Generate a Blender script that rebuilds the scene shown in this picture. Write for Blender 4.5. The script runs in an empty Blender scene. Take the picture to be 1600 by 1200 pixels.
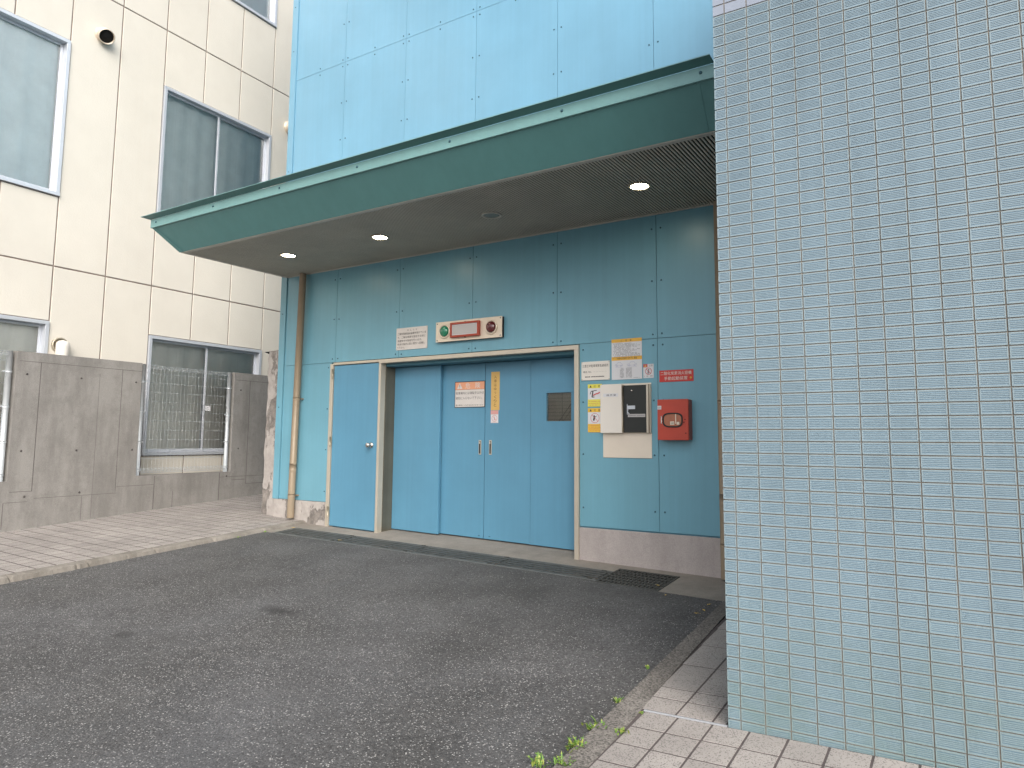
import bpy, math, random
from mathutils import Matrix, Vector
random.seed(7)
sc = bpy.context.scene
COL = sc.collection
rad = math.radians

# ------------------------------------------------------------------ helpers
def link(o, parent=None):
    COL.objects.link(o)
    if parent is not None:
        o.parent = parent
    return o

def tag(o, label=None, cat=None, group=None, kind=None):
    if label: o['label'] = label
    if cat: o['category'] = cat
    if group: o['group'] = group
    if kind: o['kind'] = kind
    return o

def empty(name, loc=(0, 0, 0), rz=0.0, label=None, cat=None, group=None):
    o = bpy.data.objects.new(name, None)
    o.empty_display_size = 0.2
    o.location = loc
    o.rotation_euler = (0, 0, rz)
    link(o)
    return tag(o, label, cat, group)

class MB:
    """collects geometry, then links it as ONE mesh object"""
    def __init__(s):
        s.v = []; s.f = []; s.m = []; s.sm = []
        s.tone = None
    def quad(s, a, b, c, d, m=0, smooth=False):
        n = len(s.v); s.v += [a, b, c, d]; s.f.append((n, n+1, n+2, n+3)); s.m.append(m); s.sm.append(smooth)
    def poly(s, pts, m=0, smooth=False):
        n = len(s.v); s.v += list(pts); s.f.append(tuple(range(n, n+len(pts)))); s.m.append(m); s.sm.append(smooth)
    def hexa(s, p, m=0):
        """8 points: bottom 0-3 ccw, top 4-7 ccw"""
        n = len(s.v); s.v += [tuple(q) for q in p]
        for f in ((3, 2, 1, 0), (4, 5, 6, 7), (0, 1, 5, 4), (1, 2, 6, 5), (2, 3, 7, 6), (3, 0, 4, 7)):
            s.f.append(tuple(n+i for i in f)); s.m.append(m); s.sm.append(False)
    def box(s, x0, x1, y0, y1, z0, z1, m=0):
        s.hexa([(x0, y0, z0), (x1, y0, z0), (x1, y1, z0), (x0, y1, z0),
                (x0, y0, z1), (x1, y0, z1), (x1, y1, z1), (x0, y1, z1)], m)
    def slab(s, x0, x1, y0, y1, zf, t=0.1, m=0, dz=0.0):
        """box whose top follows zf(x, y)"""
        c = [(x0, y0), (x1, y0), (x1, y1), (x0, y1)]
        s.hexa([(x, y, zf(x, y)+dz-t) for x, y in c]+[(x, y, zf(x, y)+dz) for x, y in c], m)
    def prism(s, pts, axis, a0, a1, m=0):
        """extrude polygon pts (2D) along axis 'x' ((y,z) pts), 'y' ((x,z) pts) or 'z' ((x,y) pts)"""
        def P(q, a):
            return (a, q[0], q[1]) if axis == 'x' else ((q[0], a, q[1]) if axis == 'y' else (q[0], q[1], a))
        n = len(s.v); k = len(pts)
        s.v += [P(q, a0) for q in pts]+[P(q, a1) for q in pts]
        s.f.append(tuple(range(n+k-1, n-1, -1))); s.m.append(m); s.sm.append(False)
        s.f.append(tuple(range(n+k, n+2*k))); s.m.append(m); s.sm.append(False)
        for i in range(k):
            j = (i+1) % k
            s.f.append((n+i, n+j, n+k+j, n+k+i)); s.m.append(m); s.sm.append(False)
    def tube(s, pts, r, n=10, m=0, cap=True, smooth=True):
        pts = [Vector(p) for p in pts]
        base = len(s.v)
        rs = r if isinstance(r, (list, tuple)) else [r]*len(pts)
        up = None
        for i, p in enumerate(pts):
            d = (pts[min(i+1, len(pts)-1)]-pts[max(i-1, 0)]).normalized()
            if up is None:
                up = Vector((0, 0, 1)) if abs(d.z) < 0.9 else Vector((1, 0, 0))
            a = d.cross(up).normalized(); b = d.cross(a).normalized()
            up = a.cross(d) if False else up
            for k in range(n):
                t = 2*math.pi*k/n
                s.v.append(tuple(p+(a*math.cos(t)+b*math.sin(t))*rs[i]))
        for i in range(len(pts)-1):
            for k in range(n):
                j = (k+1) % n
                s.f.append((base+i*n+k, base+i*n+j, base+(i+1)*n+j, base+(i+1)*n+k)); s.m.append(m); s.sm.append(smooth)
        if cap:
            s.f.append(tuple(base+k for k in range(n))); s.m.append(m); s.sm.append(False)
            e = base+(len(pts)-1)*n
            s.f.append(tuple(e+k for k in range(n-1, -1, -1))); s.m.append(m); s.sm.append(False)
    def lathe(s, c, prof, axis=(0, 0, 1), n=24, m=0, smooth=True, cap=True):
        """prof: list of (radius, distance along axis)"""
        c = Vector(c); d = Vector(axis).normalized()
        a = d.cross(Vector((0, 0, 1)) if abs(d.z) < 0.9 else Vector((1, 0, 0))).normalized(); b = d.cross(a)
        base = len(s.v)
        for r, h in prof:
            for k in range(n):
                t = 2*math.pi*k/n
                s.v.append(tuple(c+d*h+(a*math.cos(t)+b*math.sin(t))*r))
        for i in range(len(prof)-1):
            for k in range(n):
                j = (k+1) % n
                s.f.append((base+i*n+k, base+i*n+j, base+(i+1)*n+j, base+(i+1)*n+k)); s.m.append(m); s.sm.append(smooth)
        if cap and prof[0][0] > 1e-5:
            s.f.append(tuple(base+k for k in range(n-1, -1, -1))); s.m.append(m); s.sm.append(False)
        if cap and prof[-1][0] > 1e-5:
            e = base+(len(prof)-1)*n
            s.f.append(tuple(e+k for k in range(n))); s.m.append(m); s.sm.append(False)
    def build(s, name, mats, parent=None, origin=None, bevel=0.0, tones=None, segs=2):
        me = bpy.data.meshes.new(name)
        if origin is None and parent is None:
            xs = [p[0] for p in s.v]; ys = [p[1] for p in s.v]; zs = [p[2] for p in s.v]
            origin = ((min(xs)+max(xs))/2, (min(ys)+max(ys))/2, min(zs))
        if origin is None:
            # children: coordinates are given in the same space as the parent's own mesh (world), so undo the parent's place
            origin = tuple(parent.location) if parent.get('_world') else (0, 0, 0)
        ox, oy, oz = origin
        me.from_pydata([(p[0]-ox, p[1]-oy, p[2]-oz) for p in s.v], [], s.f)
        if not isinstance(mats, (list, tuple)): mats = [mats]
        for m in mats: me.materials.append(m)
        me.polygons.foreach_set('material_index', s.m)
        me.polygons.foreach_set('use_smooth', s.sm)
        if tones is not None:
            ca = me.color_attributes.new('tone', 'FLOAT_COLOR', 'CORNER')
            buf = []
            for p, t in zip(me.polygons, tones):
                buf += [t, t, t, 1.0]*p.loop_total
            ca.data.foreach_set('color', buf)
        me.update()
        o = bpy.data.objects.new(name, me)
        link(o, parent)
        if parent is None:
            o.location = origin
            o['_world'] = 1
        if bevel > 0:
            b = o.modifiers.new('edge', 'BEVEL'); b.width = bevel; b.segments = segs; b.limit_method = 'ANGLE'; b.angle_limit = rad(40)
            b.harden_normals = False
        return o

def wroot(name, loc, label, cat, group=None):
    """Empty root whose children are given in world coordinates"""
    o = empty(name, loc, 0, label, cat, group)
    o['_world'] = 1
    return o

def sub(o, parent):
    """mark a part so that its own sub-parts may be given in world coordinates too"""
    return o

def build_sub(mb, name, mats, part, bevel=0.0):
    """sub-part under a part: the part sits at its parent's origin, so the space is that of the grandparent"""
    root = part.parent
    org = tuple(root.location) if (root is not None and root.get('_world')) else (0, 0, 0)
    return mb.build(name, mats, part, origin=org, bevel=bevel)

# ------------------------------------------------------------------ materials
def nodes(name):
    m = bpy.data.materials.new(name); m.use_nodes = True
    nt = m.node_tree; bs = nt.nodes['Principled BSDF']
    return m, nt, bs

def N(nt, t, **kw):
    n = nt.nodes.new(t)
    for k, v in kw.items():
        if k.startswith('i_'):
            n.inputs[k[2:].replace('_', ' ')].default_value = v
        else:
            setattr(n, k, v)
    return n

def pos(nt, scale=(1, 1, 1)):
    g = N(nt, 'ShaderNodeNewGeometry')
    mp = N(nt, 'ShaderNodeMapping'); mp.inputs['Scale'].default_value = scale
    nt.links.new(g.outputs['Position'], mp.inputs['Vector'])
    return mp.outputs['Vector']

def noise(nt, scale, detail=4, rough=0.6, vec=None, stretch=None):
    n = N(nt, 'ShaderNodeTexNoise'); n.inputs['Scale'].default_value = scale
    n.inputs['Detail'].default_value = detail; n.inputs['Roughness'].default_value = rough
    nt.links.new(vec if vec is not None else pos(nt, stretch or (1, 1, 1)), n.inputs['Vector'])
    return n.outputs['Fac']

def ramp(nt, fac, a, b, lo=0.0, hi=1.0):
    r = N(nt, 'ShaderNodeMapRange'); r.inputs['From Min'].default_value = lo; r.inputs['From Max'].default_value = hi
    r.inputs['To Min'].default_value = a; r.inputs['To Max'].default_value = b
    nt.links.new(fac, r.inputs['Value'])
    return r.outputs['Result']

def mixc(nt, fac, a, b, blend='MIX'):
    m = N(nt, 'ShaderNodeMix', data_type='RGBA', blend_type=blend)
    for sock, v in ((m.inputs[0], fac), (m.inputs[6], a), (m.inputs[7], b)):
        if hasattr(v, 'is_output') or hasattr(v, 'links'):
            nt.links.new(v, sock)
        elif isinstance(v, (int, float)):
            sock.default_value = v
        else:
            sock.default_value = (*v, 1.0) if len(v) == 3 else v
    return m.outputs[2]

def scale_col(nt, col, fac):
    """multiply colour by scalar socket"""
    v = N(nt, 'ShaderNodeVectorMath', operation='SCALE')
    if hasattr(col, 'links'): nt.links.new(col, v.inputs[0])
    else: v.inputs[0].default_value = col[:3]
    nt.links.new(fac, v.inputs['Scale'])
    return v.outputs[0]

def bump(nt, bs, h, strength=0.3, dist=0.01):
    b = N(nt, 'ShaderNodeBump'); b.inputs['Strength'].default_value = strength; b.inputs['Distance'].default_value = dist
    nt.links.new(h, b.inputs['Height']); nt.links.new(b.outputs['Normal'], bs.inputs['Normal'])

def pm(name, col, rough=0.5, metal=0.0, var=0.08, vs=3.0, streak=0.0, bmp=0.0, bs_=80.0, coat=0.0, rvar=0.08, spec=None):
    m, nt, bs = nodes(name)
    f = ramp(nt, noise(nt, vs, 5), 1-var, 1+var, 0.25, 0.75)
    c = scale_col(nt, col, f)
    if streak > 0:
        s = ramp(nt, noise(nt, 1.0, 5, 0.7, stretch=(9, 9, 0.35)), 1-streak, 1+streak*0.5, 0.3, 0.65)
        c = scale_col(nt, c, s)
    nt.links.new(c, bs.inputs['Base Color'])
    r = ramp(nt, noise(nt, vs*2.7, 4), max(rough-rvar, 0.02), rough+rvar, 0.3, 0.7)
    nt.links.new(r, bs.inputs['Roughness'])
    bs.inputs['Metallic'].default_value = metal
    if spec is not None: bs.inputs['Specular IOR Level'].default_value = spec
    if coat: bs.inputs['Coat Weight'].default_value = coat; bs.inputs['Coat Roughness'].default_value = 0.12
    if bmp > 0: bump(nt, bs, noise(nt, bs_, 4), bmp, 0.01)
    return m

M = {}
# blue painted cladding: slight patchiness, rain streaks, fine spray texture
def blue_paint(name, col, rough, streak, grime=0.25, coat=0.0):
    m, nt, bs = nodes(name)
    bs.inputs['Coat Weight'].default_value = coat; bs.inputs['Coat Roughness'].default_value = .30
    f = ramp(nt, noise(nt, 1.3, 5), 0.93, 1.07, 0.3, 0.7)
    c = scale_col(nt, col, f)
    s = ramp(nt, noise(nt, 1.0, 6, 0.75, stretch=(14, 14, 0.3)), 1-streak, 1.02, 0.35, 0.6)
    c = scale_col(nt, c, s)
    g = ramp(nt, noise(nt, .8, 3, 0.5, stretch=(1, 1, .6)), 0.0, grime, 0.4, 0.75)
    c = mixc(nt, g, c, (col[0]*1.25, col[1]*0.80, col[2]*0.66))
    nt.links.new(c, bs.inputs['Base Color'])
    nt.links.new(ramp(nt, noise(nt, 1.5, 2), rough-.02, rough+.03, .3, .7), bs.inputs['Roughness'])
    n1 = noise(nt, 260, 2)
    n2 = noise(nt, 1.6, 2)
    a = N(nt, 'ShaderNodeMath', operation='MULTIPLY_ADD'); nt.links.new(n2, a.inputs[0]); a.inputs[1].default_value = 2.0; nt.links.new(n1, a.inputs[2])
    bump(nt, bs, n2, 0.05, 0.01)
    return m
M['blue'] = blue_paint('blue_cladding_paint', (0.155, 0.352, 0.495), 0.36, 0.04, .10, coat=.6)
M['bluelow'] = blue_paint('blue_cladding_canopy_light', (0.145, 0.348, 0.445), 0.40, 0.05, .10, coat=.35)  # same cladding paint, greener under-canopy light put into its colour
M['door'] = blue_paint('blue_door_paint', (0.098, 0.265, 0.395), 0.40, 0.04, 0.08)
M['green'] = pm('green_canopy_paint', (0.072, 0.190, 0.190), 0.42, var=.05, vs=2, streak=.06, bmp=.03, bs_=200)
M['greenlight'] = pm('green_band_paint', (0.17, 0.335, 0.335), 0.38, var=.05, vs=2, streak=.05)
M['bolt'] = pm('bolt_steel', (0.045, 0.125, 0.16), 0.45, .3)
M['dark'] = pm('dark_void', (0.012, 0.012, 0.012), 0.9)
M['joint'] = pm('joint_sealant', (0.07, 0.19, 0.25), 0.7)
M['steel'] = pm('stainless_steel', (0.58, 0.52, 0.43), 0.36, 0.4, var=.06, vs=5, rvar=.05)
M['steeldark'] = pm('dull_stainless', (0.46, 0.41, 0.32), 0.42, 0.6, var=.1, vs=4, streak=.15)
M['reveal'] = pm('reveal_steel', (0.16, 0.145, 0.11), 0.4, .4, var=.15, vs=3, streak=.2)  # stainless like the frame, its dark reflection put into the colour
M['plate'] = pm('brushed_plate', (0.78, 0.69, 0.58), 0.40, 0.3, var=.05, vs=3, rvar=.04)
M['pipe'] = pm('brown_pipe_paint', (0.27, 0.21, 0.145), 0.4, .1, var=.1, vs=6, streak=.12)
M['white'] = pm('white_paint', (0.74, 0.70, 0.64), 0.4, var=.03)
M['paper'] = pm('paper_white', (0.66, 0.66, 0.68), 0.45, var=.04)
M['paperwarm'] = pm('warm_plate_white', (0.64, 0.60, 0.57), 0.45, var=.06, vs=12)
M['ink'] = pm('black_ink', (0.03, 0.03, 0.032), 0.5)
M['inkgrey'] = pm('grey_ink', (0.22, 0.22, 0.24), 0.5)
M['inkblue'] = pm('blue_ink', (0.25, 0.28, 0.46), 0.5)
M['inkred'] = pm('red_ink', (0.52, 0.10, 0.10), 0.5)
M['red'] = pm('red_box_paint', (0.50, 0.062, 0.035), 0.42, var=.08, vs=8, bmp=.05, bs_=150)
M['redsign'] = pm('red_sign', (0.56, 0.035, 0.025), 0.35, var=.04)
M['orange'] = pm('faded_orange', (0.72, 0.34, 0.20), 0.45, var=.05)
M['amber'] = pm('amber_band', (0.74, 0.42, 0.06), 0.45, var=.05)
M['mustard'] = pm('mustard_strip', (0.62, 0.40, 0.13), 0.45, var=.05, vs=10)
M['yellow'] = pm('pale_yellow', (0.72, 0.66, 0.10), 0.45, var=.04)
M['yellowdeep'] = pm('deep_yellow', (0.76, 0.47, 0.05), 0.45, var=.04)
M['pink'] = pm('faded_pink', (0.62, 0.32, 0.30), 0.45, var=.05)
M['black'] = pm('black_panel', (0.018, 0.02, 0.018), 0.38, var=.1)
M['grey'] = pm('grey_light_panel', (0.46, 0.44, 0.43), 0.4, var=.03)
M['redframe'] = pm('brick_red_plastic', (0.36, 0.055, 0.028), 0.4, var=.05)
M['cream'] = pm('cream_plate', (0.72, 0.62, 0.50), 0.38, .25, var=.03)
M['rubber'] = pm('black_rubber', (0.015, 0.013, 0.012), 0.6)
M['alu'] = pm('aluminium_frame', (0.60, 0.63, 0.68), 0.38, .35, var=.04)
M['galv'] = pm('galvanised_fence', (0.55, 0.58, 0.60), 0.42, .35, var=.08, vs=9)
M['grate'] = pm('grating_steel', (0.060, 0.062, 0.058), 0.6, .2, var=.25, vs=9)
M['cover'] = pm('drain_cover_iron', (0.075, 0.08, 0.078), 0.6, .1, var=.25, vs=7, streak=0)
M['coverrim'] = pm('drain_rim_steel', (0.13, 0.135, 0.13), 0.55, .2, var=.25, vs=7)
M['leaf'] = pm('fallen_leaf_yellow', (0.55, 0.38, 0.07), 0.6, var=.2, vs=40)
M['weed'] = pm('weed_green', (0.13, 0.25, 0.045), 0.55, var=.3, vs=60)
M['weedlight'] = pm('weed_yellow_green', (0.28, 0.32, 0.07), 0.55, var=.3, vs=60)
M['chrome'] = pm('satin_chrome', (0.62, 0.60, 0.57), 0.25, 1.0, rvar=.04)
M['caulk'] = pm('white_caulk', (0.36, 0.375, 0.40), 0.6)
M['interior'] = pm('interior_panel_grey', (0.27, 0.255, 0.225), 0.6, var=.08)
M['lampgrey'] = pm('unlit_lamp_grey', (0.20, 0.22, 0.20), 0.35)

def emis(name, col, s):
    m, nt, bs = nodes(name)
    bs.inputs['Base Color'].default_value = (*col, 1)
    bs.inputs['Emission Color'].default_value = (*col, 1)
    bs.inputs['Emission Strength'].default_value = s
    return m
M['lit'] = emis('lit_downlight', (1.0, 0.90, 0.66), 45.0)

def lens(name, col):
    m, nt, bs = nodes(name)
    v = N(nt, 'ShaderNodeTexVoronoi'); v.inputs['Scale'].default_value = 90
    nt.links.new(pos(nt), v.inputs['Vector'])
    c = scale_col(nt, col, ramp(nt, v.outputs['Distance'], 0.5, 1.5, 0, .7))
    nt.links.new(c, bs.inputs['Base Color'])
    bs.inputs['Roughness'].default_value = 0.12; bs.inputs['Coat Weight'].default_value = 1.0
    bump(nt, bs, v.outputs['Distance'], 0.4, 0.004)
    return m
M['lensgreen'] = lens('green_lens', (0.01, 0.16, 0.085))
M['lensred'] = lens('dark_red_lens', (0.085, 0.010, 0.012))

def glass(name, tint, base=0.06):
    m = bpy.data.materials.new(name); m.use_nodes = True
    nt = m.node_tree
    for n in list(nt.nodes): nt.nodes.remove(n)
    out = N(nt, 'ShaderNodeOutputMaterial'); tr = N(nt, 'ShaderNodeBsdfTransparent'); gl = N(nt, 'ShaderNodeBsdfGlossy')
    tr.inputs['Color'].default_value = (*tint, 1); gl.inputs['Roughness'].default_value = 0.02
    fr = N(nt, 'ShaderNodeFresnel'); fr.inputs['IOR'].default_value = 1.5
    a = N(nt, 'ShaderNodeMath', operation='ADD'); a.inputs[1].default_value = base; a.use_clamp = True
    nt.links.new(fr.outputs[0], a.inputs[0])
    bp = N(nt, 'ShaderNodeBump'); bp.inputs['Strength'].default_value = .03; bp.inputs['Distance'].default_value = .01
    nt.links.new(noise(nt, 2.0, 2), bp.inputs['Height']); nt.links.new(bp.outputs[0], gl.inputs['Normal'])
    mx = N(nt, 'ShaderNodeMixShader')
    nt.links.new(a.outputs[0], mx.inputs[0]); nt.links.new(tr.outputs[0], mx.inputs[1]); nt.links.new(gl.outputs[0], mx.inputs[2])
    nt.links.new(mx.outputs[0], out.inputs['Surface'])
    return m
M['glass'] = glass('window_glass', (0.93, 0.97, 0.98), .12)
M['clearglass'] = glass('ground_floor_glass', (0.99, 1.0, 1.0), .02)
M['visionglass'] = glass('vision_panel_glass', (0.8, 0.8, 0.78), 0.02)
M['curtain'] = pm('curtain_cloth', (0.86, 0.90, 0.89), 0.9, var=.08, vs=4)
M['curtainwarm'] = pm('curtain_cloth_warm', (0.93, 0.93, 0.88), 0.9, var=.08, vs=4)

# cream stucco panels
def stucco():
    m, nt, bs = nodes('cream_stucco')
    c = scale_col(nt, (0.645, 0.61, 0.54), ramp(nt, noise(nt, 1.1, 5), .95, 1.05, .3, .7))
    s = ramp(nt, noise(nt, 1, 6, .75, stretch=(7, 7, .25)), .0, .28, .55, .85)
    c = mixc(nt, s, c, (0.60, 0.545, 0.46))
    nt.links.new(c, bs.inputs['Base Color']); bs.inputs['Roughness'].default_value = .8
    a = noise(nt, 48, 4, .55); b = noise(nt, 110, 3)
    ad = N(nt, 'ShaderNodeMath', operation='MULTIPLY_ADD'); nt.links.new(a, ad.inputs[0]); ad.inputs[1].default_value = 1.6; nt.links.new(b, ad.inputs[2])
    bump(nt, bs, ad.outputs[0], .30, .004)
    return m
M['stucco'] = stucco()
M['stuccojoint'] = pm('panel_joint_brown', (0.25, 0.20, 0.175), 0.8, var=.25, vs=5)

def concrete(name, col, dark, streaks=.6, bscale=30, seed=0.0, pits=True, low=0.0):
    m, nt, bs = nodes(name)
    big = noise(nt, .9, 6, .65)
    c = mixc(nt, ramp(nt, big, 0, 1, .3, .7), col, tuple(x*1.18 for x in col))
    st = ramp(nt, noise(nt, 1.0, 6, .7, stretch=(3.2, 3.2, .7)), 0, streaks, .42, .72)
    c = mixc(nt, st, c, dark)
    bl = ramp(nt, noise(nt, 3.5, 8, .75), 0, .8, .47, .72)
    c = mixc(nt, bl, c, tuple((a+b)/2 for a, b in zip(col, dark)))
    fn = ramp(nt, noise(nt, 120, 3), .86, 1.12, .3, .7)
    c = scale_col(nt, c, fn)
    nt.links.new(c, bs.inputs['Base Color']); bs.inputs['Roughness'].default_value = .85
    bump(nt, bs, noise(nt, bscale, 8, .7), .35, .008)
    return m
M['conc'] = concrete('weathered_concrete', (0.255, 0.243, 0.228), (0.10, 0.092, 0.085), .60)
M['concline'] = pm('formwork_line', (0.10, 0.09, 0.085), .9, var=.3, vs=12)
M['plinth'] = concrete('plinth_concrete', (0.40, 0.36, 0.345), (0.24, 0.21, 0.20), .45)
def broken():
    m, nt, bs = nodes('broken_plaster_concrete')
    n1 = noise(nt, 3.2, 8, .68, stretch=(1, 1, .6)); n2 = noise(nt, 9, 8, .7)
    base = mixc(nt, ramp(nt, n2, 0, 1, .35, .65), (0.34, 0.31, 0.29), (0.46, 0.425, 0.40))
    k = ramp(nt, n1, 0, 1, .52, .56)
    c = mixc(nt, k, base, scale_col(nt, (0.25, 0.225, 0.205), ramp(nt, n2, .5, 1.4, .3, .7)))
    # undercut shade painted as a dark line along each flake edge
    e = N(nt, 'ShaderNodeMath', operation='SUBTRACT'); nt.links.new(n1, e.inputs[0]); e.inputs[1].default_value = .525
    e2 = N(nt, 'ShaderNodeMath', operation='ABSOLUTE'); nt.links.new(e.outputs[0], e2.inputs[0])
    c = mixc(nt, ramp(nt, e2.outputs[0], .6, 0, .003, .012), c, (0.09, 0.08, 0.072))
    nt.links.new(c, bs.inputs['Base Color']); bs.inputs['Roughness'].default_value = .9
    h = N(nt, 'ShaderNodeMath', operation='MULTIPLY_ADD'); nt.links.new(k, h.inputs[0]); h.inputs[1].default_value = -1.2; nt.links.new(n2, h.inputs[2])
    bump(nt, bs, h.outputs[0], .8, .012)
    return m
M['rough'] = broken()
M['apron'] = concrete('apron_concrete', (0.26, 0.235, 0.205), (0.12, 0.11, 0.10), .5)
M['kerb'] = None

def speckle(name, col, chip=0.45, dark=.5, scale=170, dust=.2):
    m, nt, bs = nodes(name)
    v = N(nt, 'ShaderNodeTexVoronoi'); v.inputs['Scale'].default_value = scale
    nt.links.new(pos(nt), v.inputs['Vector'])
    sp = N(nt, 'ShaderNodeSeparateColor'); nt.links.new(v.outputs['Color'], sp.inputs[0])
    c = scale_col(nt, col, ramp(nt, sp.outputs[0], dark, 1.5))
    c = scale_col(nt, c, ramp(nt, noise(nt, 3, 5), 1-dust, 1+dust, .3, .7))
    nt.links.new(c, bs.inputs['Base Color']); bs.inputs['Roughness'].default_value = .85
    bump(nt, bs, v.outputs['Distance'], .3, .004)
    return m
M['kerb'] = speckle('kerb_granite_concrete', (0.15, 0.138, 0.125), dark=.45, scale=130, dust=.3)
M['kerbold'] = concrete('old_kerb_concrete', (0.235, 0.215, 0.19), (0.085, 0.075, 0.06), .8, 22)

def paver(name, col):
    m, nt, bs = nodes(name)
    at = N(nt, 'ShaderNodeAttribute'); at.attribute_name = 'tone'
    c = scale_col(nt, col, at.outputs['Fac'])
    w = N(nt, 'ShaderNodeTexVoronoi'); w.inputs['Scale'].default_value = 210
    nt.links.new(pos(nt), w.inputs['Vector'])
    sp = N(nt, 'ShaderNodeSeparateColor'); nt.links.new(w.outputs['Color'], sp.inputs[0])
    dk = ramp(nt, sp.outputs[1], 0, 1, .80, .84)
    c = mixc(nt, dk, c, tuple(x*.52 for x in col))
    c = scale_col(nt, c, ramp(nt, noise(nt, 1.6, 6, .7), .80, 1.12, .3, .7))
    nt.links.new(c, bs.inputs['Base Color'])
    nt.links.new(ramp(nt, noise(nt, 8, 4), .45, .68, .3, .7), bs.inputs['Roughness'])
    bump(nt, bs, noise(nt, 150, 3), .12, .003)
    return m
M['paver'] = paver('speckled_paving_tile', (0.345, 0.316, 0.295))
M['grout'] = pm('dark_grout', (0.085, 0.07, 0.068), .9, var=.3, vs=14)

def asphalt():
    m, nt, bs = nodes('asphalt_with_aggregate')
    v = N(nt, 'ShaderNodeTexVoronoi'); v.inputs['Scale'].default_value = 112; v.inputs['Randomness'].default_value = 1
    nt.links.new(pos(nt), v.inputs['Vector'])
    sp = N(nt, 'ShaderNodeSeparateColor'); nt.links.new(v.outputs['Color'], sp.inputs[0])
    big = noise(nt, .55, 5, .6)
    mid = noise(nt, 2.3, 6, .65)
    base = mixc(nt, ramp(nt, big, 0, 1, .35, .65), (0.065, 0.0635, 0.062), (0.083, 0.082, 0.084))
    base = scale_col(nt, base, ramp(nt, mid, .78, 1.25, .3, .7))
    # stones: cells of varied grey, a few nearly white
    c = scale_col(nt, base, ramp(nt, sp.outputs[0], .62, 1.45))
    # wear: exposed pale chips more frequent in worn patches and away from the sheltered strip near the doors
    g = N(nt, 'ShaderNodeNewGeometry'); sx = N(nt, 'ShaderNodeSeparateXYZ'); nt.links.new(g.outputs['Position'], sx.inputs[0])
    shel = ramp(nt, sx.outputs['Y'], .15, 0.0, -2.6, -0.7)
    shel2 = N(nt, 'ShaderNodeMath', operation='MAXIMUM'); nt.links.new(shel, shel2.inputs[0]); shel2.inputs[1].default_value = 0.0
    shel3 = N(nt, 'ShaderNodeMath', operation='MINIMUM'); nt.links.new(shel2.outputs[0], shel3.inputs[0]); shel3.inputs[1].default_value = .15
    patch = ramp(nt, noise(nt, .9, 4), 0, .10, .35, .7)
    th = N(nt, 'ShaderNodeMath', operation='ADD'); nt.links.new(shel3.outputs[0], th.inputs[0]); nt.links.new(patch, th.inputs[1])
    gt = N(nt, 'ShaderNodeMath', operation='SUBTRACT'); gt.inputs[0].default_value = 1.0; nt.links.new(th.outputs[0], gt.inputs[1])
    isch = N(nt, 'ShaderNodeMath', operation='GREATER_THAN'); nt.links.new(sp.outputs[1], isch.inputs[0]); nt.links.new(gt.outputs[0], isch.inputs[1])
    chipc = scale_col(nt, (0.34, 0.335, 0.325), ramp(nt, sp.outputs[2], .45, 1.35))
    core = N(nt, 'ShaderNodeMath', operation='LESS_THAN'); nt.links.new(v.outputs['Distance'], core.inputs[0]); core.inputs[1].default_value = .42
    mk = N(nt, 'ShaderNodeMath', operation='MULTIPLY'); nt.links.new(isch.outputs[0], mk.inputs[0]); nt.links.new(core.outputs[0], mk.inputs[1])
    c = mixc(nt, mk.outputs[0], c, chipc)
    # oil / damp stains
    def stain(cx, cy, rx, ry, amt):
        nonlocal c
        mp = N(nt, 'ShaderNodeMapping'); mp.vector_type = 'POINT'
        mp.inputs['Location'].default_value = (-cx/rx, -cy/ry, 0); mp.inputs['Scale'].default_value = (1/rx, 1/ry, 0)
        nt.links.new(g.outputs['Position'], mp.inputs['Vector'])
        ln = N(nt, 'ShaderNodeVectorMath', operation='LENGTH'); nt.links.new(mp.outputs[0], ln.inputs[0])
        w = N(nt, 'ShaderNodeMath', operation='MULTIPLY_ADD'); nt.links.new(noise(nt, 14, 5), w.inputs[0]); w.inputs[1].default_value = 1.6; nt.links.new(ln.outputs['Value'], w.inputs[2])
        k = ramp(nt, w.outputs[0], amt, 0, 1.2, 1.9)
        c = mixc(nt, k, c, (0.022, 0.021, 0.020))
    stain(-3.45, -2.46, .20, .085, .7); stain(-3.9, -3.3, .10, .07, .6); stain(-4.1, -2.1, .5, .2, .12); stain(-2.2, -1.2, .6, .3, .2)
    # dusty grey-blue wheel tracks
    dz = ramp(nt, noise(nt, 1.3, 5, .6, stretch=(1, .45, 1)), 0, .35, .52, .72)
    c = mixc(nt, dz, c, (0.105, 0.108, 0.114))
    nt.links.new(c, bs.inputs['Base Color']); bs.inputs['Roughness'].default_value = .78
    d = N(nt, 'ShaderNodeMath', operation='MULTIPLY_ADD'); nt.links.new(v.outputs['Distance'], d.inputs[0]); d.inputs[1].default_value = -1.0; nt.links.new(sp.outputs[2], d.inputs[2])
    bump(nt, bs, d.outputs[0], .55, .006)
    return m
M['asphalt'] = asphalt()
M['street'] = pm('street_ground', (0.07, 0.07, 0.07), .85, var=.2, vs=.5, bmp=.2, bs_=40)

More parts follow.
